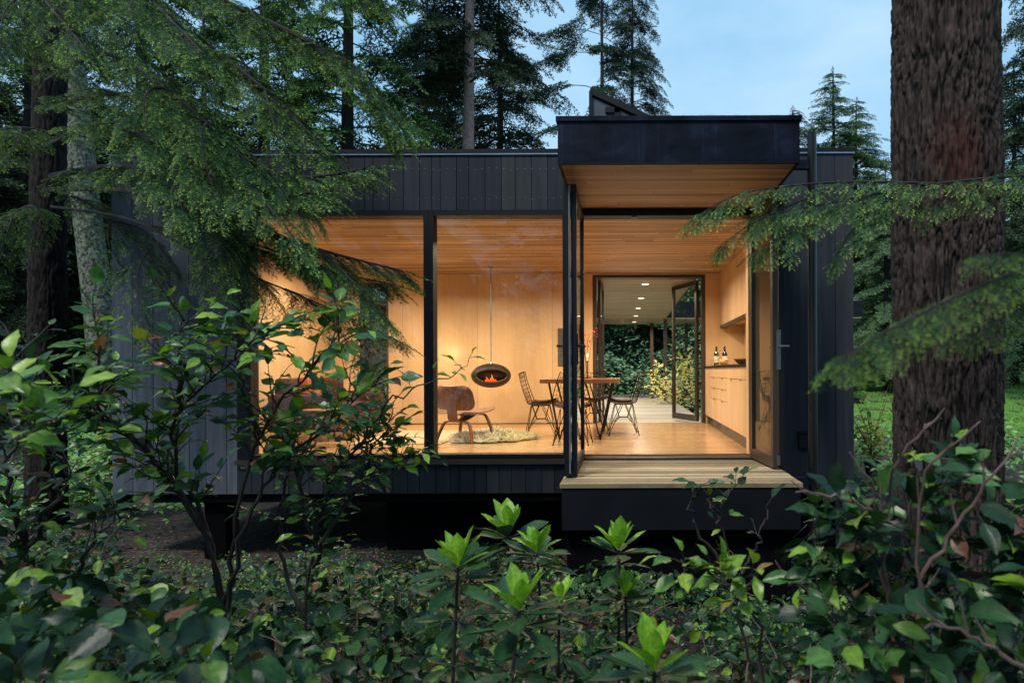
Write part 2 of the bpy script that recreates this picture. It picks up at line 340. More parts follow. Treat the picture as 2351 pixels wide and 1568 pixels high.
mb = MB(); boards(mb, WX0, -.565, ZB, WZ0-.055, seed=9, ws=(.125, .165, .10, .145, .085)); mb.build('cladding', M['clad'], cabin)
mb = MB(); boards(mb, 1.575, XR, ZB, 3.045, seed=11, ws=(.24, .27)); mb.build('cladding', M['clad'], cabin)
mb = MB()                                             # wall body behind the boards
mb.box(XL+.004, WX0, .0125, .2, ZB+.01, 3.04); mb.box(WX0, 1.57, .0125, .2, WZ1+.006, 3.04); mb.box(WX0, DX0+.005, .0125, .2, ZB+.01, WZ0-.06)
mb.box(1.573, XR-.004, .0125, .2, ZB+.01, 3.04); mb.box(XL+.004, XL+.15, .201, YB, ZB+.01, 3.04); mb.box(XR-.15, XR-.004, .201, YB, ZB+.01, 3.04)
mb.build('wall_body', M['void'], cabin)
mb = MB(); mb.box(XL-.02, XR+.02, -.035, YB+.03, 3.062, ZT); rf = mb.build('roof', M['black'], cabin)
mb = MB(); mb.box(XL-.01, XR+.01, -.028, -.0135, 3.046, 3.061); mb.build('drip_edge', M['drip'], rf)
mb = MB(); mb.box(XL+.2, XR-.2, .203, YB-.01, 2.472, 2.60); mb.build('roof_joists', M['void'], cabin)
# interior shell
IXL, IXR, IY = -4.81, 1.90, 4.20
RDX0, RDX1, RDZ = -.50, 1.22, 2.37
mb = MB(); mb.box(XL+.16, XR-.16, .19, IY+.02, 2.44, 2.47); mb.build('ceiling_boards', M['ceil'], cabin)
mb = MB(); mb.box(XL+.16, XR-.16, .0205, IY+.19, -.03, 0); mb.build('floor_boards', M['floor'], cabin)
mb = MB(); mb.box(XL+.01, XR-.01, .02, YB-.02, ZB-.09, ZB-.004); mb.box(XL+.2, XR-.2, .25, YB-.05, ZB-.004, -.032); mb.build('floor_frame', M['void'], cabin)
mb = MB()
mb.box(IXL, -4.36, IY, IY+.18, .001, 2.438); mb.box(-4.36, -3.89, IY, IY+.18, .001, .345); mb.box(-4.36, -3.89, IY, IY+.18, 2.30, 2.438)
mb.box(-3.89, RDX0-.06, IY, IY+.18, .001, 2.438); mb.box(RDX0-.06, RDX1+.06, IY, IY+.18, RDZ+.05, 2.438); mb.box(RDX1+.06, IXR+.05, IY, IY+.18, .001, 2.438)
mb.build('rear_wall_panels', M['ply'], cabin)
MB().box(IXL-.05, IXL, .205, IY+.18, .001, 2.438).build('side_wall_panel', M['ply2'], cabin); MB().box(IXR, IXR+.05, .205, IY-.001, .001, 2.438).build('side_wall_panel', M['ply2'], cabin)
mb = MB(); mb.box(-4.55, -4.50, 0.205, .9, .001, 2.438); mb.build('partition', M['ply2'], cabin)
mb = MB(); mb.box(IXL+.002, RDX0-.07, IY-.004, IY-.001, .0, .012); mb.build('skirting_gap', M['counter'], cabin)
mb = MB()
for k in range(6): mb.box(-3.13, -2.86, IY-.006, IY-.002, .17+k*.032, .178+k*.032)
mb.build('vent_slots', M['counter'], cabin)
mb = MB(); mb.box(-1.13, -.85, IY-.008, IY-.002, .93, 1.55); mb.build('recess_panel', simple('grey_panel', (.07, .06, .05), .5), cabin)  # flat panel, its dark colour standing in for a shaded wall recess
mb = MB(); mb.box(XL+.16, XR-.16, IY+.191, YB-.005, ZB, -.002)
mb.build('rear_sill', M['clad'], cabin)
# rear window
win = MB().box(-4.36, -4.30, IY+.01, IY+.17, .345, 2.30).box(-3.93, -3.89, IY+.01, IY+.17, .345, 2.30).box(-4.30, -3.93, IY+.01, IY+.17, 2.26, 2.30).box(-4.30, -3.93, IY+.01, IY+.17, .345, .385).build('rear_window_frame', M['bronze'], cabin)
MB().box(-4.30, -3.93, IY+.09, IY+.10, .385, 2.26).build('pane', M['glass'], win)
# front window
def win_frame(x0, x1, z0, z1, l, r_, bt, tp, y0=-.022, y1=.13):
    q = MB(); q.box(x0, x0+l, y0, y1, z0, z1); q.box(x1-r_, x1, y0, y1, z0, z1); q.box(x0+l, x1-r_, y0+.002, y1, z0, z0+bt); q.box(x0+l, x1-r_, y0+.002, y1, z1-tp, z1); return q
q = win_frame(WX0, -2.01, WZ0, WZ1, .14, .048, .045, .052); fr = q.build('window_frame', M['black'], cabin)
MB().box(WX0+.14, -2.058, .045, .055, WZ0+.045, WZ1-.052).build('pane', M['glass'], fr)
q = win_frame(-2.008, WX1, WZ0, WZ1, .048, .05, .045, .052); fr = q.build('window_frame', M['black'], cabin)
MB().box(-1.96, WX1-.05, .045, .055, WZ0+.045, WZ1-.052).build('pane', M['glass'], fr)
MB().box(WX0-.01, WX1+.01, -.055, .0, WZ0-.05, WZ0-.003).build('window_sill', M['bronze'], cabin)
MB().box(WX1+.003, DX0, -.03, .19, ZB, WZ1).box(DX0+.002, DX1, -.02, .16, 2.425, 2.485).box(DX1+.002, 1.572, -.03, .19, ZB, WZ1).build('door_frame', M['black'], cabin)
for xx in (.05, .75, .93, 1.12): MB().box(xx, xx+.05, .01, .03, 2.410, 2.423).build('track_roller', M['steelbr'], cabin)
MB().box(DX0+.003, DX1-.002, -.075, .015, -.046, -.018).box(DX0+.003, DX1-.002, .018, .05, .001, .006).build('threshold', M['bronze'], cabin)
def leaf(p, q_, z0, z1, mat, name='door_leaf', fw=.065, th=.045, handle=None, side=1):
    p = Vector(p); q_ = Vector(q_); d = (q_-p).normalized(); L = (q_-p).length
    a = MB(); a.obox(p, p+d*fw, th, z0, z1); a.obox(q_-d*fw, q_, th, z0, z1); a.obox(p+d*fw, q_-d*fw, th*.94, z0, z0+.10); a.obox(p+d*fw, q_-d*fw, th*.94, z1-.07, z1)
    f = a.build(name, mat, cabin)
    MB().obox(p+d*fw, q_-d*fw, .010, z0+.10, z1-.07).build('glass_pane', M['glass'], f)
    if handle is not None:
        n_ = Vector((-d.y, d.x))*side; c = p+d*handle; zc = 1.07
        a = MB(); a.obox(c-d*.022+n_*(th/2+.004), c+d*.022+n_*(th/2+.004), .008, zc-.16, zc+.10)
        b0 = c+n_*(th/2+.006); b1 = c+n_*(th/2+.06)
        a.tube([(b0.x, b0.y, zc), (b1.x, b1.y, zc), ((b1-d*.11).x, (b1-d*.11).y, zc-.005)], .010, 8)
        a.build('handle', M['steelbr'] if handle > L/2 and mat is M['bronze'] else M['black'], f)
    return f
f1 = leaf((-.535, -.03), (-.505, -1.22), -.025, 2.42, M['black'], handle=1.13, side=-1)
f2 = leaf((-.455, -.03), (-.445, -1.20), -.025, 2.42, M['black'], handle=1.12, side=1)
MB().box(-.487, -.474, -1.235, -1.20, 0, 2.40).build('seal_strip', simple('grey_seal', (.10, .12, .14), .5), f1)
f3 = leaf((1.262, -.03), (1.335, -.77), -.025, 2.42, M['bronze'], handle=.68, side=1)
f4 = leaf((1.475, -.03), (1.395, -.77), -.025, 2.42, M['black'], handle=.66, side=-1)
a = MB(); a.box(1.345, 1.385, -.782, -.774, .86, 1.22); a.build('lock_plate', M['steelbr'], f3)
a = MB(); a.tube([(1.365, -.782, 1.07), (1.365, -.83, 1.07), (1.45, -.83, 1.07)], .009, 8); a.build('lever', M['steelbr'], f3)
for z in (.0, 2.2): MB().box(1.345, 1.375, -.785, -.775, z, z+.09).build('hinge', M['steelbr'], f3)
# rear doors
MB().box(RDX0-.055, RDX0, IY-.006, IY+.186, 0, RDZ+.045).box(RDX1, RDX1+.055, IY-.006, IY+.186, 0, RDZ+.045).box(RDX0, RDX1, IY-.006, IY+.186, RDZ, RDZ+.045).build('rear_door_frame', M['bronze'], cabin)
leaf((1.17, 4.40), (.82, 5.28), .01, 2.35, M['bronze'], handle=.86, side=1)
leaf((-.46, 4.40), (-.435, 5.32), .01, 2.35, M['bronze'])
# canopy and landing
CX0, CX1, CY = -.545, 1.377, -1.51
can = MB().box(CX0, CX1, CY, -.037, 2.525, 2.835).build('entrance_canopy', M['steel'], cabin)
MB().box(CX0-.014, CX1+.014, CY-.014, -.04, 2.836, 2.874).build('canopy_cap', M['steel'], can)
MB().box(CX0+.03, CX1-.03, CY+.03, -.038, 2.495, 2.524).build('soffit_boards', M['soffit'], can)
MB().box(CX0, CX0+.027, CY, -.04, 2.50, 2.524).box(CX1-.027, CX1, CY, -.04, 2.50, 2.524).box(CX0+.028, CX1-.028, CY, CY+.027, 2.50, 2.524).build('fascia_edge', M['steel'], can)
for x_ in (1.150, -.26): MB().box(x_, x_+.004, CY-.004, CY-.001, 2.53, 2.83).build('panel_seam', M['black'], can)
land = MB().box(CX0+.02, CX1-.0, CY+.012, -.04, -.41, -.075).build('landing_base', M['black'], cabin)
mb = MB(); y = CY
while y < -.12: mb.box(CX0+.005, CX1+.015, y, y+.118, -.073, -.040+random.uniform(-.002, .002)); y += .1355
mb.build('landing_boards', M['deck'], land)
MB().box(CX0+.05, CX1-.05, CY+.12, 0, -1.3, -.412).build('landing_plinth', M['void'], land)
MB().box(-2.55, 2.2, .30, 4.1, -1.4, ZB-.092).build('foundation', M['void'], cabin)
MB().box(-4.36, -4.14, .10, .34, -1.3, ZB-.092).build('foundation_pier', M['void'], cabin)
nl_ = 700; rg2 = np.random.default_rng(4)               # fallen needles on the landing and the canopy cap
xx = rg2.uniform(CX0+.02, CX1-.02, nl_); yy = np.where(rg2.random(nl_) < .7, rg2.uniform(CY, -.1, nl_), CY-.013+rg2.random(nl_)*.05); zz = np.where(yy < CY+.04, np.where(rg2.random(nl_) < .5, 2.8765, -.0375), -.0375); aa = rg2.uniform(0, 6.28, nl_); ll = rg2.uniform(.008, .020, nl_)
dv = np.stack([np.cos(aa), np.sin(aa), aa*0], 1)*ll[:, None]; sv_ = np.stack([-np.sin(aa), np.cos(aa), aa*0], 1)*.0016; p0 = np.stack([xx, yy, zz+rg2.uniform(0, .006, nl_)], 1)
tag(mesh_np('fallen_needles', np.stack([p0-sv_, p0+sv_, p0+dv+sv_, p0+dv-sv_], 1).reshape(-1, 3), np.arange(nl_*4).reshape(-1, 4), simple('dry_needles', (.07, .04, .02), .9)), 'dry brown conifer needles strewn on the landing boards', 'litter', kind='stuff')
# roof skylight wedge
sk = empty('solar_panel', (-.41, .6, 3.1), 0, 'black tilted solar panel rising above the entrance canopy roof', 'solar panel')
a = MB(); xa, za, xb, zb = -.41+.41, .82, 1.5+.41, 0.0
a.poly_prism([(0, 0, .82), (1.75, 0, .0), (1.75, 0, .05), (.02, 0, .885)], (0, 1.0, 0)); a.build('panel', M['black'], sk)
a = MB(); a.poly_prism([(.02, .03, 0), (1.60, .03, 0.02), (.02, .03, .79)], (0, .02, 0)); a.build('side_plate', simple('grey_plate', (.06, .065, .085), .4), sk)
a = MB(); a.box(.28, .34, -.01, .028, 0, .66); a.box(.18, .34, -.01, .028, .60, .66); a.box(0, .035, -.005, .028, 0, .84); a.build('strut', M['black'], sk)
# steel post
pst = empty('steel_post', (1.68, -.75, -1.05), 0, 'tall round black steel post right of the entrance, tied to canopy and landing', 'post')
MB().tube([(0, 0, -.2), (0, 0, 4.05)], .041, 20).build('shaft', simple('semi_gloss_black_steel', (.006, .006, .007), .3, 0, .4, 6, .05, .5), pst, smooth=True)
MB().box(-.30, -.036, -.03, .03, 3.72, 3.80).build('tie_beam', M['steel'], pst)
MB().box(-.30, -.036, -.03, .03, .86, .94).build('tie_beam', M['steel'], pst)
tag(MB().box(1.73, 1.85, -.045, -.014, .065, .24).box(1.722, 1.858, -.052, -.045, .215, .248).build('outlet_box', M['black'], None, bevel=.003), 'black weatherproof outlet box low on the dark boards right of the post', 'outlet box')
# tap and hose
tp = empty('garden_tap', (2.03, -.06, -.33), 0, 'small dark garden tap with hose on the cabin corner wall', 'tap')
MB().tube([(0, .05, 0), (0, -.06, 0), (0, -.09, -.04)], .012, 8).tube([(0, -.03, 0), (0, -.03, .05)], .006, 6).tube([(-.035, -.03, .05), (.035, -.03, .05)], .007, 6).build('valve', M['black'], tp, smooth=True)
MB().tube([(0, -.09, -.04), (.01, -.13, -.03), (.06, -.17, -.10), (.10, -.2, -.3), (.12, -.2, -.7)], .011, 8).build('hose', M['black'], tp, smooth=True)
cb = MB().tube([(1.38, -.5, -.10), (1.44, -.52, -.08), (1.50, -.52, -.14), (1.50, -.5, -.4), (1.46, -.6, -.8), (1.40, -.9, -1.04)], .008, 6)
cb.tube([(1.63, -.72, -.55), (1.5, -.75, -.66), (1.3, -.8, -.62)], .006, 6)
tag(cb.build('power_cable', M['black'], None, smooth=True), 'dark cable dropping from the landing edge to the ground', 'cable')
# ================================================================ rear walkway and second pavilion
wk = empty('covered_walkway', (0, 4.4, -.5), 0, 'long covered timber walkway with recessed lights seen through rear doors', 'walkway'); wy = -4.4
def off(mb_): mb_.v = [(x, y+wy, z+.5) for x, y, z in mb_.v]; return mb_
off(MB().box(-.64, 1.12, 4.43, 13.0, 2.37, 2.40)).build('soffit', M['walksoffit'], wk)
off(MB().box(-.70, 1.18, 4.42, 13.0, 2.402, 2.75)).build('walkway_roof', M['black'], wk)
mb = MB(); y = 4.40
while y < 15.6: mb.box(-1.0, 1.36, y, y+.133, -.07, -.03); y += .14
off(mb).build('deck_boards', M['deckgrey'], wk)
off(MB().box(-.95, 1.3, 4.42, 15.6, -.35, -.072)).build('deck_frame', M['black'], wk)
for D_ in (11.9, 14.2, 16.5, 18.8):
    x_ = .32-.1*(D_-11.9)/9.2
    rg = off(MB().lathe((x_, D_+CAMY, 2.362), [(.075, 0), (.085, .006), (.085, .0075)], 20)).build('downlight', M['steelbr'], wk)
    off(MB().lathe((x_, D_+CAMY, 2.358), [(.060, 0), (.060, .004)], 16)).build('lens', emit('lamp_lens', (1, .86, .66), 3.5), rg)
pv = empty('rear_pavilion', (3, 13.0, -.5), 0, 'low dark roofed pavilion with wood soffit at the walkway end', 'pavilion')
def off2(mb_): mb_.v = [(x-3, y-13, z+.5) for x, y, z in mb_.v]; return mb_
off2(MB().box(-1.0, 6.85, 13.02, 15.4, 2.37, 2.40)).build('soffit', planks('pavilion_soffit', (.36, .27, .19), (.60, .47, .34), .14, 3, .5, 'yx', gap=.003), pv)
off2(MB().box(-1.05, 6.9, 13.01, 15.45, 2.402, 2.87)).build('roof', M['black'], pv)
off2(MB().box(1.38, 6.9, 13.0, 15.45, -.30, .02)).build('deck_slab', M['black'], pv)
off2(MB().box(-1.0, 4.0, 15.62, 18.5, -.07, -.03)).build('platform_boards', planks('platform_boards', (.28, .24, .18), (.40, .35, .27), .14, 4, .6, 'yx', gap=.012), pv)
for x_, y_ in ((1.12, 13.08), (.79, 14.9), (-.80, 14.9), (1.9, 14.9)):
    off2(MB().box(x_-.05, x_+.05, y_-.05, y_+.05, -.4, 2.369)).build('post', simple('rust_brown_post', (.06, .035, .025), .5), pv)
rg = off2(MB().lathe((.22, 14.17, 2.362), [(.075, 0), (.085, .006), (.085, .0075)], 20)).build('downlight', M['steelbr'], pv)
off2(MB().lathe((.22, 14.17, 2.358), [(.060, 0), (.060, .004)], 16)).build('lens', emit('lamp_lens', (1, .86, .66), 3.5), rg)
# ================================================================ kitchen
kit = empty('kitchen_unit', (1.27, .36, 0), 0, 'pale wood kitchen run with drawers, wall cupboards and dark counter', 'kitchen unit')
def ko(mb_): mb_.v = [(x-1.27, y-.36, z) for x, y, z in mb_.v]; return mb_
ko(MB().box(1.30, 1.895, .40, 4.195, .0, .135)).build('plinth', M['counter'], kit)
ko(MB().box(1.292, 1.895, .40, 4.195, .136, .895)).build('carcass', M['cab'], kit)
ko(MB().box(1.255, 1.895, .366, 4.195, .897, .925)).build('worktop', M['counter'], kit)
ko(MB().box(1.27, 1.895, .215, .362, 0.001, 2.437)).build('end_panel', M['cab'], kit)
sy = [7.295, 7.96, 8.70, 9.54, 10.45, 11.13]; sy = [s_+CAMY for s_ in sy]
def front(y0, y1, z0, z1, tab=True, kind='drawer_front'):
    f = ko(MB().box(1.270, 1.290, y0+.003, y1-.003, z0+.003, z1-.003)).build(kind, M['cab'], kit)
    if tab: ko(MB().box(1.256, 1.2695, (y0+y1)/2-.04, (y0+y1)/2+.04, z1-.012, z1-.006)).build('tab_pull', M['counter'], f)
for i in range(5):
    y0, y1 = sy[i], sy[i+1]
    if i in (2, 3):
        for z0, z1 in ((.136, .447), (.447, .60), (.60, .755), (.755, .895)): front(y0, y1, z0, z1, z1 < .8)
    elif i == 4: front(y0, y1-.01, .136, .895, False, 'filler_panel')
    else:
        front(y0, y1, .136, .755, True, 'cupboard_door'); front(y0, y1, .755, .895, False)
for y0, y1 in ((.37, 1.0), (1.0, 1.75), (1.75, 2.55), (2.55, 3.35), (3.35, 4.195)):
    f = ko(MB().box(1.52, 1.54, y0+.002, y1-.002, 1.585, 2.436)).build('wall_cupboard_door', M['cab'], kit)
ko(MB().box(1.542, 1.895, .37, 4.195, 1.60, 2.436)).build('wall_cupboard', M['cab'], kit)
ko(MB().box(1.515, 1.62, .37, 4.19, 1.545, 1.583)).build('light_rail', M['bronze'], kit)
a = MB(); [a.box(1.299, 1.2995, 2.6+.03*i, 2.615+.03*i, .03, .11) for i in range(14)]; ko(a).build('plinth_vent', M['steelbr'], kit)
def bottle(x, y, lab, glasscol, capcol):
    e = empty('wine_bottle', (x, y, .926), 0, lab, 'bottle')
    MB().lathe((0, 0, 0), [(.036, 0), (.038, .01), (.038, .18), (.032, .205), (.015, .235), (.014, .27)], 20).build('bottle_glass', simple('bottle_glass', glasscol, .1, 0, .1), e, smooth=True)
    MB().lathe((0, 0, .27), [(.0155, -.03), (.016, 0), (.016, .03), (.012, .034)], 16).build('capsule', simple('foil', capcol, .35), e, smooth=True)
    MB().lathe((0, 0, .05), [(.0386, 0), (.0386, .10)], 20).build('label', simple('paper_label', (.72, .68, .60), .7, 0, .08), e)
bottle(1.39, 3.70, 'green glass wine bottle with pale label at the counter back', (.03, .05, .015), (.02, .03, .015))
bottle(1.51, 3.63, 'dark red wine bottle with white label, right bottle on the counter', (.012, .008, .01), (.05, .01, .02))
for (x, y, lab) in ((1.33, 3.72, 'clear stemless wine glass left of the two bottles'), (1.36, 3.45, 'clear stemless wine glass standing before the green bottle')):
    e = MB().lathe((x, y, .926), [(.022, 0), (.034, .03), (.036, .06), (.030, .10), (.029, .10), (.034, .06), (.032, .03), (.018, .004)], 18).build('drinking_glass', M['glass'], None, smooth=True); tag(e, lab, 'glass')
bd = empty('bread_board', (1.42, 2.95, .926), 0, 'wooden board of sliced bread in front of the bottles', 'bread board')
MB().box(-.11, .11, -.32, .32, 0, .018).build('board', M['seatwood'], bd, bevel=.004)
for i in range(6):
    y_ = -.24+i*.095
    a = MB(); a.tube([(-.02, y_-.02, .055), (-.02, y_+.015, .06), (-.015, y_+.045, .05)], [.028, .040, .024], 12); a.build('bread_slice', simple('bread_crust', (.50, .30, .13), .8, 0, .3, 30), bd, smooth=True)
bw = MB().lathe((1.60, 2.35, .926), [(.05, 0), (.11, .03), (.15, .08), (.155, .085), (.145, .08), (.10, .035), (.02, .015)], 28).build('wooden_bowl', M['seatwood'], None, smooth=True); tag(bw, 'shallow wooden bowl on the counter beside the end panel', 'bowl')
# ================================================================ furniture
tb = empty('dining_table', (-.59, 2.2, 0), 0, 'wooden dining table on slanted dark steel legs', 'table')
MB().box(-.485, .485, -.76, .76, .705, .755).build('tabletop', M['tabletop'], tb, bevel=.004)
for sx in (-1, 1):
    for sy_ in (-1, 1):
        a = MB(); a.tube([(sx*.40, sy_*.50, .704), (sx*.25, sy_*.66, .004)], .014, 6); a.build('leg', M['wire'], tb)
        a = MB(); a.tube([(sx*.06, sy_*.38, .704), (sx*.25, sy_*.66, .01)], .010, 6); a.build('leg_brace', M['wire'], tb)
def shell_pt(u, v):
    # u -1..1 across, v 0..1 from seat front to top of back; chair faces +x
    if v < .5:
        k = v/.5; x = .21-.38*k; z = .44-.025*math.sin(k*math.pi)*1.0-.02*k
    else:
        k = (v-.5)/.5; x = -.17-.055*math.sin(k*1.6)-.07*k; z = .42+.40*k**1.1
        if k < .25: z = .42+.40*(k**1.3)
    hw = .235-.02*v if v < .55 else .225-.115*((v-.55)/.45)**1.5
    lift = (.055*(u*u) if v < .5 else .0); fwd = (.075*u*u*min(1, (v-.35)/.2) if v > .35 else 0)
    return Vector((x+fwd, u*hw, z+lift*(1 if v < .5 else 0)+ (0.03*u*u if v >= .5 else 0)))
def make_chair(lab, group='wire dining chairs around the table'):
    e = empty('dining_chair', (0, 0, 0), 0, lab, 'chair', group); a = MB()
    for i in range(12):
        u_ = -1+2*i/11; a.tube([shell_pt(u_, v_/16) for v_ in range(17)], .0028, 4, False)
    for j in range(17): a.tube([shell_pt(-1+2*i/10, j/16) for i in range(11)], .0028, 4, False)
    rim = [shell_pt(-1+2*i/10, 0) for i in range(11)]+[shell_pt(1, v_/16) for v_ in range(1, 17)]+[shell_pt(1-2*i/10, 1) for i in range(1, 11)]+[shell_pt(-1, 1-v_/16) for v_ in range(1, 17)]
    a.tube(rim, .0055, 5, False); a.build('wire_shell', M['wire'], e)
    a = MB(); a.v = []; n_ = 8
    for zoff in (.012, .034):
        for j in range(n_+1):
            for i in range(n_+1):
                u_ = (-1+2*i/n_)*.88; v_ = .03+.42*j/n_; p = shell_pt(u_, v_)
                edge = 1 if (zoff > .02 and (i in (0, n_) or j in (0, n_))) else 0
                a.v.append((p.x, p.y, p.z+zoff-.014*edge))
    k = (n_+1)**2
    for j in range(n_):
        for i in range(n_):
            q = j*(n_+1)+i; a.f.append((q, q+n_+1, q+n_+2, q+1)); a.f.append((q+k, q+1+k, q+n_+2+k, q+n_+1+k))
    for i in range(n_):
        a.f += [(i, i+1, i+1+k, i+k), (n_*(n_+1)+i, n_*(n_+1)+i+k, n_*(n_+1)+i+1+k, n_*(n_+1)+i+1)]
        a.f += [(i*(n_+1), i*(n_+1)+k, (i+1)*(n_+1)+k, (i+1)*(n_+1)), (i*(n_+1)+n_, (i+1)*(n_+1)+n_, (i+1)*(n_+1)+n_+k, i*(n_+1)+n_+k)]
    a.build('seat_pad', M['pad'], e, smooth=True)
    ft = [(sx*.20, sy_*.205, .006) for sx in (-1, 1) for sy_ in (-1, 1)]
    for x_, y_, z_ in ft:
        a = MB(); sx = 1 if x_ > 0 else -1; sy_ = 1 if y_ > 0 else -1
        a.tube([(x_, y_, z_), (sx*.12-.01, sy_*.07, .405)], .0050, 6); a.tube([(x_, y_, z_), (sx*.02-.01, sy_*.15, .405)], .0050, 6)
        a.tube([(x_, y_, 0), (x_, y_, .012)], .010, 8); a.build('leg', M['wire'], e)
    a = MB(); ctr = [(sx*.055-.005, sy_*.055, .23) for sx, sy_ in ((-1, -1), (1, -1), (1, 1), (-1, 1))]
    for i in range(4): a.tube([ctr[i], ctr[(i+1) % 4]], .0045, 5)
    for (x_, y_, z_), c in zip([ft[0], ft[2], ft[3], ft[1]], ctr): a.tube([c, (x_*.62, y_*.62, .155)], .0045, 5); a.tube([c, (c[0]*2, c[1]*1.2, .405)], .0045, 5)
    a.tube([(-.13, -.08, .405), (.11, -.08, .405), (.11, .08, .405), (-.13, .08, .405), (-.13, -.08, .405)], .0045, 5)
    a.build('base_frame', M['wire'], e)
    return e
def copy_thing(src, loc, rz, lab):
    c = src.copy(); C.collection.objects.link(c); c.location = loc; c.rotation_euler = (0, 0, rz); c['label'] = lab
    for ch in src.children:
        d = ch.copy(); C.collection.objects.link(d); d.parent = c
    return c
ch0 = make_chair('black wire chair right of the table, its back against the open rear doors')
ch0.location = (-.06, 2.33, 0); ch0.rotation_euler = (0, 0, R(184))
copy_thing(ch0, (-1.13, 2.05, 0), R(4), 'black wire chair left of the table, nearest the hanging fireplace')
copy_thing(ch0, (-.64, 1.12, 0), R(86), 'black wire chair at the near end of the table behind the folded door')
copy_thing(ch0, (-.50, 3.20, 0), R(-88), 'black wire chair at the far end of the table by the rear wall')
# table things
vs = empty('flower_vase', (-.53, 2.05, .756), 0, 'slim glass vase of tall red flower stems on the dining table', 'vase')
MB().lathe((0, 0, 0), [(.03, 0), (.04, .02), (.036, .10), (.022, .20), (.024, .22), (.020, .20), (.033, .10), (.035, .02)], 18).build('vase_glass', M['glass'], vs, smooth=True)
a = MB(); fl = MB(); rr = random.Random(4)
for i in range(9):
    tx, ty, tz = rr.uniform(-.09, .13), rr.uniform(-.08, .08), rr.uniform(.48, .72)
    pts = [(0, 0, .02), (tx*.25, ty*.25, .22), (tx*.6, ty*.6, tz*.7), (tx, ty, tz)]; a.tube(pts, .0022, 4)
    for k in range(9):
        c = Vector((tx, ty, tz))+Vector((rr.uniform(-.035, .035), rr.uniform(-.03, .03), rr.uniform(-.12, .02)))
        d = Vector((rr.uniform(-1, 1), rr.uniform(-1, 1), rr.uniform(-.2, 1))).normalized(); s_ = d.orthogonal().normalized()
        n0 = len(fl.v); fl.v += [c[:], (c+d*.015+s_*.007)[:], (c+d*.035)[:], (c+d*.015-s_*.007)[:]]; fl.f.append((n0, n0+1, n0+2, n0+3))
a.build('stems', simple('flower_stem', (.12, .05, .03), .6), vs); fl.build('petals', island('red_petals', [(0, (.45, .02, .02)), (1, (.65, .06, .05))], .5, trans=.3), vs)
for (x_, y_, h, lab) in ((-.545, 2.42, .235, 'lit candle on a tall thin holder behind the flower vase'), (-.60, 2.30, .19, 'shorter lit candle left of the tall candle holder')):
    cdl = empty('candle_holder', (x_, y_, .756), 0, lab, 'candle')
    MB().lathe((0, 0, 0), [(.055, 0), (.055, .015), (.008, .02), (.006, h-.02), (.018, h-.01), (.018, h)], 18).build('stand', M['wire'], cdl, smooth=True)
    MB().lathe((0, 0, h+.001), [(.010, 0), (.010, .05), (.002, .052)], 12).build('candle', simple('candle_wax', (.8, .74, .6), .5), cdl)
    MB().lathe((0, 0, h+.055), [(.001, 0), (.010, .014), (.007, .03), (.001, .05)], 10).build('flame', emit('flame', (1, .62, .25), 22), cdl, smooth=True)
a = MB()
for k in range(3):
    pts = [(.09*math.cos(i*math.pi/8), .06*math.sin(i*math.pi/8), .02+.05*k) for i in range(17)]; a.tube(pts, .003, 5, False)
for i in range(0, 16, 2): a.tube([(.09*math.cos(i*math.pi/8), .06*math.sin(i*math.pi/8), .02), (.09*math.cos(i*math.pi/8), .06*math.sin(i*math.pi/8), .12)], .0025, 4)
bk = a.build('wire_basket', M['wire'], None); bk.location = (-.36, 2.55, .74); tag(bk, 'small black wire basket on the far right of the table', 'basket')
# hanging fireplace
fp = empty('hanging_fireplace', (-2.07, 3.45, .79), R(-14), 'dark oval steel fireplace hanging from the ceiling with a small fire', 'fireplace')
fp.rotation_euler = (0, 0, R(8))
V = []; F = []; nu, nv = 48, 28
def fpt(th, ph, s_=1.0): return (.30*s_*math.sin(ph)*math.cos(th), .21*s_*math.sin(ph)*math.sin(th), .185*s_*math.cos(ph))
def inside(p, k=1.0): return ((p[0]-.015)/(.225*k))**2+((p[2]-.0)/(.095*k))**2 < 1 and p[1] < 0
for s_ in (1.0, .93):
    b0 = len(V)
    for j in range(nv+1):
        for i in range(nu):
            ph = math.pi*j/nv; th = 2*math.pi*i/nu; p = fpt(th, ph, s_)
            V.append(p)
    for j in range(nv):
        for i in range(nu):
            q = [b0+j*nu+i, b0+j*nu+(i+1) % nu, b0+(j+1)*nu+(i+1) % nu, b0+(j+1)*nu+i]
            c = [sum(V[t_][k] for t_ in q)/4 for k in range(3)]
            if not inside(c): F.append(tuple(q))
a = MB(); a.v = V; a.f = F; body = a.build('body', simple('brown_black_steel', (.030, .020, .014), .45, .3), fp, smooth=True)
def ring(k, s_): 
    out = []
    for i in range(49):
        t_ = 2*math.pi*i/48; x_ = .015+.228*k*math.cos(t_); z_ = .098*k*math.sin(t_)
        r2 = 1-(x_/(.30*s_))**2-(z_/(.185*s_))**2; out.append((x_, -.21*s_*math.sqrt(max(r2, 0)), z_))
    return out
a = MB(); a.tube(ring(1.02, 1.0), .011, 8, False); a.build('rim', simple('rim_steel', (.05, .034, .024), .4, .3), fp, smooth=True)
a = MB(); a.lathe((0, 0, .18), [(.03, 0), (.012, .03), (.009, .04), (.009, .66), (.014, .665), (.014, .69), (.009, .695), (.009, 1.45), (.04, 1.455), (.04, 1.47)], 12); a.build('pole', M['steelbr'], fp, smooth=True)
a = MB(); a.box(-.11, .13, -.15, -.05, -.105, -.085); a.build('burner', M['black'], fp)
fm = MB(); rr = random.Random(2)
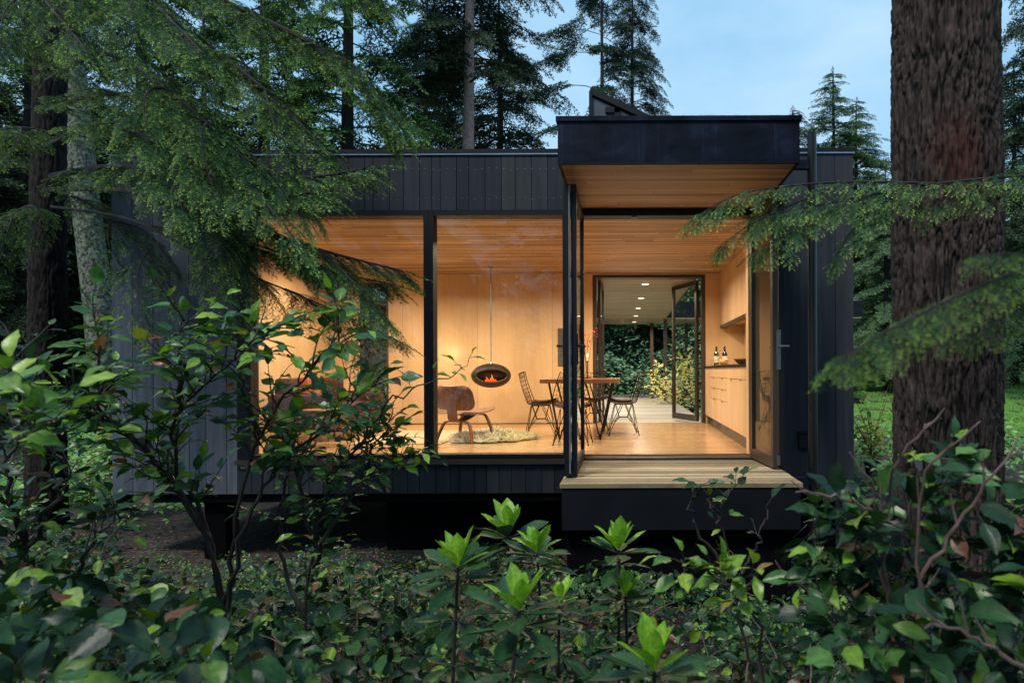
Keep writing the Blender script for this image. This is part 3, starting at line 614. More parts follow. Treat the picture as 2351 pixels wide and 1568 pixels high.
for i, h in enumerate((.03, .07, .045, .035, .06, .105, .055, .035, .03)):
    x_ = -.075+.019*i; y_ = -.13+rr.uniform(-.012, .012); k_ = rr.uniform(-.016, .016)
    fm.tube([(x_, y_, -.085), (x_+k_*.2, y_, -.085+h*.3), (x_-k_*.5, y_, -.085+h*.62), (x_+k_, y_, -.085+h)], [.007, .0085, .0045, .0005], 6)
m, t, b = newmat('fire'); sp_ = t.nodes.new('ShaderNodeSeparateXYZ'); tc_ = t.nodes.new('ShaderNodeTexCoord'); t.links.new(tc_.outputs['Object'], sp_.inputs[0])
r_ = ramp(t, [(0, (1, .03, .01)), (.45, (1, .16, .01)), (1, (1, .62, .08))]); mr_ = N(t, 'ShaderNodeMapRange'); mr_.inputs['From Min'].default_value = -.085; mr_.inputs['From Max'].default_value = .0
t.links.new(sp_.outputs['Z'], mr_.inputs['Value']); t.links.new(mr_.outputs[0], r_.inputs[0]); t.links.new(r_.outputs[0], b.inputs['Emission Color']); b.inputs['Emission Strength'].default_value = 2.2; b.inputs['Base Color'].default_value = (.2, .02, .0, 1)
fm.build('flames', m, fp, smooth=True)
# lounge chair: faces local +y
lc = empty('lounge_chair', (-1.98, 1.40, 0), R(-22), 'low moulded walnut plywood lounge chair turned away beside the fleece rug', 'lounge chair')
def sheet(fn, nu_, nv_, th, name, mat, par):
    a = MB(); pts = [[Vector(fn(-1+2*i/nu_, j/nv_)) for i in range(nu_+1)] for j in range(nv_+1)]
    for s_ in (0, 1):
        for j in range(nv_+1):
            for i in range(nu_+1):
                du = pts[j][min(i+1, nu_)]-pts[j][max(i-1, 0)]; dv = pts[min(j+1, nv_)][i]-pts[max(j-1, 0)][i]
                n_ = du.cross(dv); n_ = n_.normalized() if n_.length > 1e-9 else Vector((0, 0, 1)); a.v.append((pts[j][i]+n_*th*s_)[:])
    k = (nu_+1)*(nv_+1)
    for j in range(nv_):
        for i in range(nu_):
            q = j*(nu_+1)+i; a.f += [(q, q+nu_+1, q+nu_+2, q+1), (q+k, q+1+k, q+nu_+2+k, q+nu_+1+k)]
    for i in range(nu_):
        t_ = nv_*(nu_+1)+i; a.f += [(i, i+1, i+1+k, i+k), (t_, t_+k, t_+1+k, t_+1)]
    for j in range(nv_):
        l_ = j*(nu_+1); r_ = l_+nu_; a.f += [(l_, l_+k, l_+nu_+1+k, l_+nu_+1), (r_, r_+nu_+1, r_+nu_+1+k, r_+k)]
    return a.build(name, mat, par, smooth=True)
def se(v_, p): # superellipse half width for rounded panels
    s_ = abs(2*v_-1); return (max(0, 1-s_**p))**(1/p)
sheet(lambda u_, v_: (u_*(.29-.02*v_)*(.18+.82*se(.02+.96*v_, 3.4)), -.25-.07*v_+.07*u_*u_, .40+.28*v_), 14, 12, .011, 'backrest', M['walnut'], lc)
sheet(lambda u_, v_: (u_*(.20+.09*v_)*(.25+.75*se(.03+.94*v_, 2.8)), -.19+.54*v_, .335+.075*v_-.055*math.sin(v_*2.6)+.035*u_*u_), 14, 14, .011, 'seat', M['seatwood'], lc)
def strip(path, wd, name, mat):
    return sheet(lambda u_, v_: (lambda p: (u_*wd, p[0], p[1]))(interp(path, v_)), 4, 20, .011, name, mat, lc)
def interp(path, v_):
    s_ = v_*(len(path)-1); i = min(int(s_), len(path)-2); f_ = s_-i
    p0 = path[max(i-1, 0)]; p1 = path[i]; p2 = path[i+1]; p3 = path[min(i+2, len(path)-1)]
    return tuple(.5*((2*p1[k])+(-p0[k]+p2[k])*f_+(2*p0[k]-5*p1[k]+4*p2[k]-p3[k])*f_**2+(-p0[k]+3*p1[k]-3*p2[k]+p3[k])*f_**3) for k in range(len(p1)))
strip([(.15, .335), (.0, .285), (-.14, .262), (-.235, .285), (-.25, .36), (-.265, .46), (-.285, .56)], .068, 'spine', M['walnut'])
def legU(y0, z1, hw, splay, name):
    path = [(-hw-.06, y0+splay, .0), (-hw-.02, y0+splay*.4, z1*.55), (-hw+.03, y0, z1*.94), (-hw*.5, y0, z1), (hw*.5, y0, z1), (hw-.03, y0, z1*.94), (hw+.02, y0+splay*.4, z1*.55), (hw+.06, y0+splay, .0)]
    pts = [Vector(interp(path, i/40)) for i in range(41)]
    a = MB(); wd = .024
    for i, p in enumerate(pts):
        t_ = (pts[min(i+1, 40)]-pts[max(i-1, 0)]).normalized(); n_ = t_.cross(Vector((0, 1, 0))).normalized()
        for (s1, s2) in ((-1, -1), (1, -1), (1, 1), (-1, 1)): a.v.append((p+Vector((0, 1, 0))*wd*s1+n_*.008*s2)[:])
    for i in range(40):
        for k in range(4): q = i*4+k; w_ = i*4+(k+1) % 4; a.f.append((q, w_, w_+4, q+4))
    a.f += [(3, 2, 1, 0), (160, 161, 162, 163)]; return a.build(name, M['walnut'], lc, smooth=True)
legU(-.17, .255, .20, -.06, 'rear_legs'); legU(.19, .325, .20, .06, 'front_legs')
# fleece
rg_c = Vector((-1.72, 1.62, 0)); a = 9000; th = RNG.uniform(0, 2*np.pi, a); rad = np.sqrt(RNG.uniform(0, 1, a))
edge = 1+.10*np.sin(3*th+1)+.07*np.sin(5*th)+.05*np.sin(9*th+2)
px = rad*edge*.50*np.cos(th); py = rad*edge*.43*np.sin(th); hz = .062*(1-rad**3)*(1+.35*np.sin(px*11+py*7))+.004
bend = RNG.normal(0, .7, (a, 2)); out = np.stack([np.cos(th), np.sin(th)], 1)*(.3+.9*rad[:, None]) + bend
cl = np.stack([np.sin(px*23+py*17), np.cos(py*21-px*11)], 1)*.7; out = out+cl*1.6; L = RNG.uniform(.05, .12, a)
B0 = np.stack([px, py, hz], 1); d = np.concatenate([out*.55, np.full((a, 1), .55)], 1); d /= np.linalg.norm(d, axis=1)[:, None]
side = np.cross(d, [0, 0, 1.]); side /= np.linalg.norm(side, axis=1)[:, None]+1e-6
V = np.stack([B0-side*.004, B0+side*.004, B0+d*L[:, None]*.6+side*.0035, B0+d*L[:, None]+[0, 0, -.012]], 1).reshape(-1, 3)
i4 = np.arange(a)*4; V[:, 2] = np.maximum(V[:, 2], .003)
fr_ = mesh_np('fleece_rug', V, np.stack([i4, i4+1, i4+2, i4+3], 1), M['fur']); fr_.location = rg_c; tag(fr_, 'shaggy cream sheepskin rug on the floor beside the lounge chair', 'rug')
a = MB(); a.v = [(.44*math.cos(i*math.pi/18)*(1+.1*math.sin(3*i*math.pi/18+1)), .38*math.sin(i*math.pi/18)*(1+.1*math.sin(3*i*math.pi/18+1)), .012) for i in range(36)]; a.f = [tuple(range(36))]
a.v += [(x*.6, y*.6, .045) for x, y, z in a.v[:36]]; a.f = [(i, (i+1) % 36, 36+(i+1) % 36, 36+i) for i in range(36)]+[tuple(range(36, 72))]
a.build('hide', simple('hide', (.55, .47, .36), .9), fr_)
# flat rug
m, t, b = newmat('patterned_rug'); vv = N(t, 'ShaderNodeTexVoronoi', Scale=9.0); t.links.new(coords(t, (1, .7, 1)), vv.inputs['Vector'])
r_ = ramp(t, [(.28, (.52, .36, .19)), (.34, (.42, .33, .22))]); t.links.new(vv.outputs['Distance'], r_.inputs[0]); t.links.new(r_.outputs[0], b.inputs['Base Color']); b.inputs['Roughness'].default_value = .9
tag(MB().box(-3.3, -2.2, 1.1, 2.9, .002, .008).build('floor_rug', m, None), 'flat patterned tan rug under the lounge chair', 'rug')
# bench, sofa and small things at the left
bn = empty('window_bench', (-4.3, 3.96, 0), 0, 'low pale wood bench box under the dark rear window', 'bench')
MB().box(-.48, .455, -.235, .235, .0, .31).build('bench_box', M['ply'], bn); MB().box(-.48, .465, -.24, .236, .312, .345).build('bench_top', M['ply'], bn)
sf = empty('leather_sofa', (-4.0, 2.3, 0), R(90), 'brown leather sofa with loose cushions at the left of the room', 'sofa')
MB().box(-.85, .85, -.38, .38, .15, .30).build('base', M['pad'], sf, bevel=.02)
for x_ in (-.42, .42): MB().box(x_-.405, x_+.405, -.36, .20, .305, .43).build('seat_cushion', M['pad'], sf, bevel=.04); MB().box(x_-.40, x_+.40, .16, .36, .38, .78).build('back_cushion', M['pad'], sf, bevel=.05)
for sx in (-1, 1): MB().box(sx*.87-.06, sx*.87+.06, -.38, .38, .12, .58).build('armrest', M['pad'], sf, bevel=.03)
for sx in (-1, 1):
    for sy_ in (-1, 1): MB().tube([(sx*.75, sy_*.28, .15), (sx*.84, sy_*.33, 0)], [.022, .012], 8).build('leg', M['walnut'], sf)
cs = MB().box(-.2, .2, -.06, .06, -.17, .17).build('cushion', simple('rust_cloth', (.28, .06, .03), .9, 0, .2, 40), None, bevel=.05); cs.location = (-3.95, 1.7, .60); cs.rotation_euler = (R(-18), R(10), R(80)); tag(cs, 'rust red square cushion on the leather sofa', 'cushion')
for i, (c_, w_, lab) in enumerate((((.42, .07, .03), .15, 'red box stacked lowest on the window bench'), ((.55, .17, .07), .13, 'orange box in the middle of the bench stack'), ((.35, .05, .04), .16, 'flat dark red box topping the bench stack'))):
    q = MB().box(-w_, w_, -.08, .08, 0, .075).build('storage_box', simple('painted_box', c_, .5), None, bevel=.003); q.location = (-4.15+.02*i, 3.9, .346+i*.077); tag(q, lab, 'box')
ct = empty('side_table', (-3.5, 1.0, 0), 0, 'small round walnut side table on splayed legs before the sofa', 'side table')
MB().lathe((0, 0, .40), [(.24, 0), (.25, .01), (.25, .02), (.24, .025)], 28).build('top', M['walnut'], ct, smooth=True)
for k in range(3):
    an = k*2.1+.4; MB().tube([(.08*math.cos(an), .08*math.sin(an), .40), (.24*math.cos(an), .24*math.sin(an), 0)], [.016, .009], 8).build('leg', M['walnut'], ct)
# ================================================================ plant templates
def rowcat(parts):
    V = []; F = []; A = []; B = []; n = 0
    for v_, f_, a_, b_ in parts:
        V.append(v_); F.append(f_+n); A.append(a_); B.append(b_); n += len(v_)
    return np.concatenate(V), np.concatenate(F), np.concatenate(A), np.concatenate(B)
def frond(L=1.0, nl=.06, nw=.012, sp=.024, nside=9, droop=.14, seed=0, ang=52, sidef=.42, jz=.3):
    "flat conifer spray along +x: needles on an axis and its side twigs"
    r = np.random.default_rng(seed); base = []; dirs = []; tips = []
    def twig(o, d, ln, z0, dz):
        n = max(3, int(ln/sp)); t_ = (np.arange(n)+.5)/n
        for k, tt in enumerate(t_):
            p = np.array([o[0]+d[0]*ln*tt, o[1]+d[1]*ln*tt, z0-dz*tt*tt])
            for s_ in (-1, 1):
                a = math.radians(r.uniform(50, 72))*s_*(1-.55*tt**4); c, s2 = math.cos(a), math.sin(a)
                v_ = np.array([d[0]*c-d[1]*s2, d[0]*s2+d[1]*c, r.normal(0, jz)-.1]); base.append(p); dirs.append(v_/np.linalg.norm(v_)*nl*r.uniform(.7, 1.15)*(1-.35*tt**3)); tips.append(max(0, (tt-.50)/.40))
        base.append(np.array([o[0], o[1], z0])); dirs.append(np.array([d[0]*ln, d[1]*ln, -dz])); tips.append(-1)
    twig((0, 0), (1, 0), L, 0, droop*L)
    for i in range(nside):
        tt = .06+.88*i/nside; s_ = 1 if i % 2 else -1; a = math.radians(ang+r.uniform(-8, 8))*s_
        ln = L*sidef*(1-tt)**.6*r.uniform(.8, 1.15)+.05*L; twig((L*tt, 0), (math.cos(a), math.sin(a)), ln, -droop*L*tt*tt, droop*ln*1.2+.02*L)
    base = np.array(base); dirs = np.array(dirs); tips = np.array(tips); n = len(base)
    up = np.array([0, 0, 1.]); side = np.cross(dirs, up); side /= np.linalg.norm(side, axis=1)[:, None]+1e-9
    side += np.stack([np.zeros(n), np.zeros(n), r.normal(0, .5, n)], 1); wd = np.where(tips < 0, nw*.35, nw*.5)[:, None]
    V = np.stack([base, base+dirs*.45+side*wd, base+dirs, base+dirs*.45-side*wd], 1).reshape(-1, 3)
    F = np.arange(n*4).reshape(-1, 4); T_ = np.repeat(np.clip(tips, 0, 1), 4)
    return V, F, T_, np.repeat((tips < 0)*1.0, 4)
def leaf_tpl(w=.62, fold=.16, curl=.12, prof='ovate', wav=.03, seed=0):
    r = np.random.default_rng(seed)
    ts = [0, .07, .2, .38, .58, .76, .9, 1.06]
    if prof == 'ovate': hw = [.015, .20, .40, .5, .47, .33, .15, .01]
    elif prof == 'obov': hw = [.02, .07, .20, .36, .48, .48, .32, .03]
    else: hw = [.015, .12, .30, .45, .5, .42, .25, .02]
    V = []; rib = []
    for t_, h in zip(ts, hw):
        for s_ in (-1, -.5, 0, .5, 1):
            y = s_*h*w*(r.uniform(.86, 1.10) if abs(s_) == 1 else 1); z = fold*abs(y)-curl*t_*t_+(r.uniform(-wav, wav) if abs(s_) == 1 else 0); V.append((t_, y, z)); rib.append(1-abs(s_))
    V = np.array(V); F = []
    for i in range(len(ts)-1):
        for j in range(4): a = i*5+j; F.append((a, a+5, a+6, a+1))
    return V, np.array(F), np.array(rib), V[:, 0].copy()
def leaf_lo(w=.6):
    V = np.array([(0, 0, 0), (.45, -w/2, .06), (1, 0, -.1), (.45, w/2, .06)]); return V, np.array([[0, 1, 2, 3]]), np.zeros(4)+.5, np.zeros(4)
def basis(f, up):
    f = f/(np.linalg.norm(f, axis=1)[:, None]+1e-9); l = np.cross(up, f); l /= np.linalg.norm(l, axis=1)[:, None]+1e-9; n = np.cross(f, l)
    return np.stack([f, l, n], 2)
def bake(name, tpls, Pn, Fd, Up, Sc, mat, parent=None, tone=None, a1='tip', rng=RNG, smooth=False):
    Pn = np.asarray(Pn, dtype=np.float64); Fd = np.asarray(Fd, dtype=np.float64); Up = np.asarray(Up, dtype=np.float64); Sc = np.asarray(Sc, dtype=np.float64)
    B = basis(Fd, Up)*Sc[:, None, None]; idx = rng.integers(0, len(tpls), len(Pn)); tone = rng.uniform(0, 1, len(Pn)) if tone is None else np.asarray(tone)
    Vs = []; Fs = []; A = []; TN = []; Bk = []; n = 0
    for k, (tv, tf, ta, tb_) in enumerate(tpls):
        sel = np.where(idx == k)[0]
        if not len(sel): continue
        W = np.einsum('kij,nj->kni', B[sel], tv)+Pn[sel][:, None, :]; Vs.append(W.reshape(-1, 3))
        Fs.append((tf[None]+(np.arange(len(sel))*len(tv))[:, None, None]).reshape(-1, tf.shape[1])+n); n += len(sel)*len(tv)
        A.append(np.tile(ta, len(sel))); Bk.append(np.tile(tb_, len(sel))); TN.append(np.repeat(tone[sel], len(tv)))
    return mesh_np(name, np.concatenate(Vs), np.concatenate(Fs), mat, parent, {a1: np.concatenate(A), 'tone': np.concatenate(TN), 'wood': np.concatenate(Bk)}, smooth)
def needlemat(name, dark, mid, tipc, tipamt=1.0, trans=.18, rough=.45, var=1.3, nsc=1.2):
    m, t, b = newmat(name)
    def at(n_): a = t.nodes.new('ShaderNodeAttribute'); a.attribute_name = n_; return a.outputs['Fac']
    n_ = N(t, 'ShaderNodeTexNoise', Scale=nsc, Detail=3.0); t.links.new(coords(t), n_.inputs['Vector'])
    mx_ = N(t, 'ShaderNodeMath', operation='MULTIPLY'); t.links.new(n_.outputs['Fac'], mx_.inputs[0]); mx_.inputs[1].default_value = 1.0
    ad = N(t, 'ShaderNodeMath', operation='MULTIPLY_ADD'); t.links.new(at('tone'), ad.inputs[0]); ad.inputs[1].default_value = .6; sb = N(t, 'ShaderNodeMath', operation='SUBTRACT'); t.links.new(mx_.outputs[0], sb.inputs[0]); sb.inputs[1].default_value = .3; t.links.new(sb.outputs[0], ad.inputs[2])
    ad.use_clamp = True
    c = mixc(t, ad.outputs[0], dark, mid)
    mt = N(t, 'ShaderNodeMath', operation='MULTIPLY'); t.links.new(at('tip'), mt.inputs[0]); mt.inputs[1].default_value = tipamt
    c = mixc(t, mt.outputs[0], c, tipc); c = mixc(t, at('wood'), c, (.035, .025, .018))
    t.links.new(c, b.inputs['Base Color']); b.inputs['Roughness'].default_value = .6; b.inputs['Specular IOR Level'].default_value = .15
    tr = t.nodes.new('ShaderNodeBsdfTranslucent'); t.links.new(c, tr.inputs[0]); mx = t.nodes.new('ShaderNodeMixShader'); mx.inputs[0].default_value = trans
    t.links.new(b.outputs[0], mx.inputs[1]); t.links.new(tr.outputs[0], mx.inputs[2]); t.links.new(mx.outputs[0], t.nodes['Material Output'].inputs[0]); return m
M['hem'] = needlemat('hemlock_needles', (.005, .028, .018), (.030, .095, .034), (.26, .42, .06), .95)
M['hemfront'] = needlemat('bright_hemlock_needles', (.014, .058, .028), (.065, .160, .048), (.36, .52, .11), .95)  # brighter green copy of the hemlock needles
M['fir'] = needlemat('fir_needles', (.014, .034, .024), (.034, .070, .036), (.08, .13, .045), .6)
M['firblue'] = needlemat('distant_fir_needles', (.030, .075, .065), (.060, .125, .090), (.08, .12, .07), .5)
M['ced'] = needlemat('cedar_sprays', (.022, .070, .024), (.070, .17, .040), (.16, .28, .05), .7)
M['pale'] = needlemat('pale_green_fir_needles', (.07, .15, .085), (.14, .25, .12), (.22, .32, .12), .7)
M['bark'] = simple('dark_bark', (.018, .014, .012), .9, 0, .5, 14, .8)
M['barkred'] = simple('reddish_bark', (.34, .22, .20), .9, 0, .4, 12, .8)
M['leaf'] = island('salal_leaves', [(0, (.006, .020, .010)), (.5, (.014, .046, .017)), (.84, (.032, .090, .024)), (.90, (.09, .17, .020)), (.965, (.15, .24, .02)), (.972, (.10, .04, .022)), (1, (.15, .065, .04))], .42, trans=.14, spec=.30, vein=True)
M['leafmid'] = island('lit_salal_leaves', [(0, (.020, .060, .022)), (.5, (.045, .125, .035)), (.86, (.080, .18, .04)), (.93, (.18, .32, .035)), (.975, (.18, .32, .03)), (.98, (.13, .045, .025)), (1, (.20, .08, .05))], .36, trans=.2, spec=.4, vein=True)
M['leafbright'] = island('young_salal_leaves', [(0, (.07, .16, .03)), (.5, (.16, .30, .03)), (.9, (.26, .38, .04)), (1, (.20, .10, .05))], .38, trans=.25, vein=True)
M['rhnew'] = island('young_rhododendron_leaves', [(0, (.13, .30, .03)), (1, (.27, .46, .045))], .33, trans=.22, vein=True)
M['rhold'] = island('rhododendron_leaves', [(0, (.012, .042, .018)), (1, (.030, .080, .028))], .38, spec=.3, trans=.1, vein=True)
M['yel'] = island('yellow_maple_leaves', [(0, (.66, .56, .20)), (.7, (.82, .72, .32)), (1, (.60, .62, .20))], .5, trans=.3)
M['bush'] = island('evergreen_bush_leaves', [(0, (.09, .19, .12)), (.6, (.20, .34, .19)), (1, (.36, .50, .22))], .4, trans=.15)
M['decid'] = island('alder_leaves', [(0, (.07, .18, .04)), (.6, (.12, .30, .06)), (1, (.20, .40, .08))], .45, trans=.25)
M['twig'] = simple('pinkish_twig', (.12, .070, .062), .6, 0, .4, 30, .1)
M['stem'] = simple('dark_stem', (.022, .016, .014), .7, 0, .4, 30, .2)
F_FINE = [frond(1, .060, .013, .030, 11, .10, s_) for s_ in range(4)]
F_MED = [frond(1, .095, .026, .062, 8, .16, 10+s_) for s_ in range(4)]
F_HEM = [frond(1, .080, .022, .042, 8, .13, 40+s_, ang=38, sidef=.36) for s_ in range(4)]
F_BIG = [frond(1, .115, .030, .055, 6, .3, 60+s_, sidef=.55, ang=45) for s_ in range(4)]
F_LO = [frond(1, .19, .060, .15, 6, .2, 20+s_, jz=.5) for s_ in range(4)]
L_HI = [leaf_tpl(.62, .25, .18, 'ovate', .05, 1), leaf_tpl(.66, .12, .35, 'ovate', .06, 2), leaf_tpl(.54, .45, .10, 'mid', .04, 3), leaf_tpl(.70, .18, -.08, 'ovate', .06, 4), leaf_tpl(.60, .6, .3, 'ovate', .05, 7), leaf_tpl(.50, .3, .45, 'mid', .06, 8)]
L_RH = [leaf_tpl(.42, .35, -.08, 'obov', .012, 5), leaf_tpl(.38, .3, .06, 'obov', .015, 6)]
L_LO = [leaf_lo(.6), leaf_lo(.5)]
UP = np.array([0, 0, 1.])
def poly_at(pts, n):
    pts = [Vector(p) for p in pts]; out = []
    for i in range(n+1): out.append(Vector(interp([tuple(p) for p in pts], i/n)))
    return out
class Spray:
    def __init__(s): s.P = []; s.F = []; s.U = []; s.S = []; s.T = []
    def add(s, p, f, u_, sc, tn): s.P.append(p[:]); s.F.append(f[:]); s.U.append(u_[:]); s.S.append(sc); s.T.append(tn)
    def bake(s, name, tpls, mat, parent, a1='tip', smooth=False): return bake(name, tpls, s.P, s.F, s.U, s.S, mat, parent, s.T, a1, smooth=smooth)
def limb(pts, r0, wood, sp_, rr, blen=.5, fl=.24, step=.09, t0=.12, droop=.35, ang=55, n=24, taper=.5, fstep=.075, fa=(35, 60)):
    "a conifer limb: tapering axis, alternate branchlets, each set with flat sprays"
    c = poly_at(pts, n); L = sum((c[i+1]-c[i]).length for i in range(n)); wood.tube(c, [r0*(1-.85*i/n) for i in range(n+1)], 6)
    k = int(L*(1-t0)/step); tone = rr.random()
    for i in range(k):
        t_ = t0+(1-t0)*(i+.5)/k; f_ = t_*n; j = min(int(f_), n-1); p = c[j].lerp(c[j+1], f_-j); T_ = (c[j+1]-c[j]).normalized()
        lat = T_.cross(Vector((0, 0, 1))).normalized(); s_ = 1 if i % 2 else -1
        a = R(ang+rr.uniform(-15, 12)); d = (T_*math.cos(a)+lat*s_*math.sin(a)+Vector((0, 0, rr.uniform(-.22, .12)))).normalized()
        bl = blen*(1-(1-taper)*t_**1.5)*rr.uniform(.65, 1.15)*min(1, (1-t_)*4+.35)
        q = [p+d*bl*v_+Vector((0, 0, -droop*bl*v_*v_)) for v_ in (0, .33, .66, 1)]
        wood.tube(q, [r0*.22, r0*.16, r0*.1, .0012], 3, False)
        m_ = max(1, int(bl/fstep)); bt = min(1, max(0, tone*.5+rr.random()*.5))
        for g in range(m_):
            v_ = (g+.5)/m_; w_ = v_*3; jj = min(int(w_), 2); pp = q[jj].lerp(q[jj+1], w_-jj); tt = (q[jj+1]-q[jj]).normalized(); l2 = tt.cross(Vector((0, 0, 1))).normalized()
            s3 = 1 if g % 2 else -1; a2 = R(rr.uniform(*fa)); dd = tt*math.cos(a2)+l2*s3*math.sin(a2)+Vector((0, 0, rr.uniform(-.3, .1)))
            sp_.add(pp, dd, Vector((rr.gauss(0, .22), rr.gauss(0, .22), 1)), fl*rr.uniform(.7, 1.15)*(1-.35*v_), bt)
        sp_.add(q[3], (q[3]-q[2]).normalized(), Vector((rr.gauss(0, .2), rr.gauss(0, .2), 1)), fl*rr.uniform(.7, 1.0), bt)
    sp_.add(c[-1], (c[-1]-c[-2]).normalized(), Vector((0, 0, 1)), fl*1.1, .8)
def conifer_proto(H, c0, R0, nl, seed, droop=.35, lift=.15, fl=.75, fstep=.30, tpl=None, mat='fir', bark='bark', rt=.2, gaps=0.0, clump=False, name='conifer_tree', topR=.25, asym=None):
    rr = random.Random(seed); e = empty(name); tr = MB(); tr.tube([(0, 0, -.6), (rr.uniform(-.05, .05), .03, H*.33), (rr.uniform(-.1, .1), 0, H*.66), (0, 0, H)], [rt*1.15, rt*.85, rt*.55, .02], 12)
    wood = MB(); sp_ = Spray()
    for i in range(nl):
        t_ = (i+rr.random())/nl; z = c0+(H-c0)*t_
        if rr.random() < gaps*(math.sin(z*1.7+seed)*.5+.7): continue
        a = rr.uniform(0, 2*math.pi); k = 1
        if asym is not None: k = 1+.55*math.cos(a-asym)
        L = (R0*(1-t_)**.75*rr.uniform(.6, 1.15)+topR)*k; d = Vector((math.cos(a), math.sin(a), 0)); s0 = .15 if not clump else .45
        c = [Vector((0, 0, z))+d*L*v_+Vector((0, 0, L*(lift*v_-droop*v_*v_))) for v_ in (0, .25, .5, .75, 1)]
        wood.tube(c, [max(.012, rt*.14*(1-t_*.6)), .03*(1-t_*.5), .02, .012, .004], 4, False); tone = rr.random()
        m_ = max(2, int(L/fstep))
        for g in range(m_):
            v_ = s0+(1-s0)*(g+.5)/m_; w_ = v_*4; j = min(int(w_), 3); p = c[j].lerp(c[j+1], w_-j); T_ = (c[j+1]-c[j]).normalized(); lat = T_.cross(Vector((0, 0, 1))).normalized()
            for s_ in (-1, 1):
                an = R(rr.uniform(25, 62)); dd = T_*math.cos(an)+lat*s_*math.sin(an)+Vector((0, 0, rr.uniform(-.35, .15)))
                sp_.add(p, dd, Vector((rr.gauss(0, .35), rr.gauss(0, .35), 1)), fl*rr.uniform(.6, 1.15)*min(1, L*.6+.25)*(1.1-.4*v_), min(1, max(0, tone*.5+rr.random()*.5)))
        sp_.add(c[-1], (c[-1]-c[-2]).normalized(), Vector((0, 0, 1)), fl*.8*min(1, L*.6+.3), .7)
    sp_.add(Vector((0, 0, H-.2)), Vector((.1, 0, 1)), Vector((1, 0, 0)), fl*.6, .5)
    T = tr.build('trunk', M[bark], e, smooth=True); wood.build('limbs', M['bark'], e, smooth=True); sp_.bake('crown', tpl or F_LO, M[mat], e)
    return e
def leafy_proto(H, c0, R0, nl, seed, ls=.11, name='leafy_tree', mat='decid', rt=.1, bark='barkred', per=26):
    rr = random.Random(seed); e = empty(name); MB().tube([(0, 0, -.6), (.1, 0, H*.5), (0, .1, H)], [rt, rt*.7, .02], 8).build('trunk', M[bark], e, smooth=True)
    wood = MB(); sp_ = Spray()
    for i in range(nl):
        t_ = rr.random(); z = c0+(H-c0)*t_; a = rr.uniform(0, 6.28); L = R0*math.sin(math.pi*min(1, .18+.8*t_))*rr.uniform(.5, 1.1)
        c = [Vector((0, 0, z))+Vector((math.cos(a)*L*v_, math.sin(a)*L*v_, L*(.5*v_-.25*v_*v_))) for v_ in (0, .5, 1)]; wood.tube(c, [.03, .018, .006], 4, False)
        for k in range(per):
            v_ = rr.uniform(.3, 1); p = c[0].lerp(c[2], v_)+Vector((rr.gauss(0, .25), rr.gauss(0, .25), rr.gauss(0, .16)))
            sp_.add(p, Vector((rr.uniform(-1, 1), rr.uniform(-1, 1), rr.uniform(-.5, .3))), Vector((rr.gauss(0, .5), rr.gauss(0, .5), 1)), ls*rr.uniform(.7, 1.3), rr.random())
    wood.build('limbs', M[bark], e, smooth=True); sp_.bake('crown', L_LO, M[mat], e, 'rib'); return e
def put(src, px, D, lab, cat='tree', group=None, sc=1.0, rz=0, first=False, z=None, name=None):
    if first: c = src
    else:
        c = src.copy(); C.collection.objects.link(c)
        for ch in src.children: d = ch.copy(); C.collection.objects.link(d); d.parent = c
    x = (px-1440)*D/1567; y = D+CAMY; c.location = (x, y, gzf(x, y)-.1 if z is None else z); c.rotation_euler = (0, 0, R(rz)); c.scale = (sc,)*3
    tag(c, lab, cat, group); return c
# ================================================================ near conifers
rr = random.Random(11)
def bark_trunk(name, base, top, r0, r1, nz, na, seed, mat, ridge=.022, freq=(9, 1.9), parent=None, flare=.25, lean=None):
    base = Vector(base); top = Vector(top); H = (top-base).length; V = np.zeros(((nz+1)*na, 3)); att = np.zeros((nz+1)*na); k = 0
    for j in range(nz+1):
        t_ = j/nz; c = base.lerp(top, t_); rb = r0+(r1-r0)*t_; rb *= 1+flare*math.exp(-t_*H/.45)
        for i in range(na):
            a = 2*math.pi*i/na; q = Vector((math.cos(a)*rb, math.sin(a)*rb, t_*H))
            w_ = noise.noise(Vector((q.x*5, q.y*5, q.z*2.2+seed)))
            s_ = Vector((q.x*freq[0]*3+seed, q.y*freq[0]*3+w_*1.1, q.z*freq[1]*2.2+w_*1.0))
            f_ = abs(noise.noise(s_)); f2 = abs(noise.noise(s_*2.3+Vector((7, 1, 3)))); f3 = noise.noise(s_*6+Vector((1, 9, 3))); h = min(1, f_*4.2)*.55+min(1, f2*3.4)*.34+f3*.3
            low = noise.noise(Vector((q.x*1.5, q.y*1.5, q.z*.5+seed)))
            r_ = rb+ridge*(h-.6)+low*.026; V[k] = (c.x+math.cos(a)*r_, c.y+math.sin(a)*r_, c.z); att[k] = h; k += 1
    j = np.arange(nz)[:, None]*na; i = np.arange(na)[None]; i2 = (i+1) % na
    F = np.stack([j+i, j+i2, j+na+i2, j+na+i], -1).reshape(-1, 4)
    return mesh_np(name, V-np.array(parent.location[:] if parent else (0, 0, 0)), F, mat, parent, {'rib': att}, True)
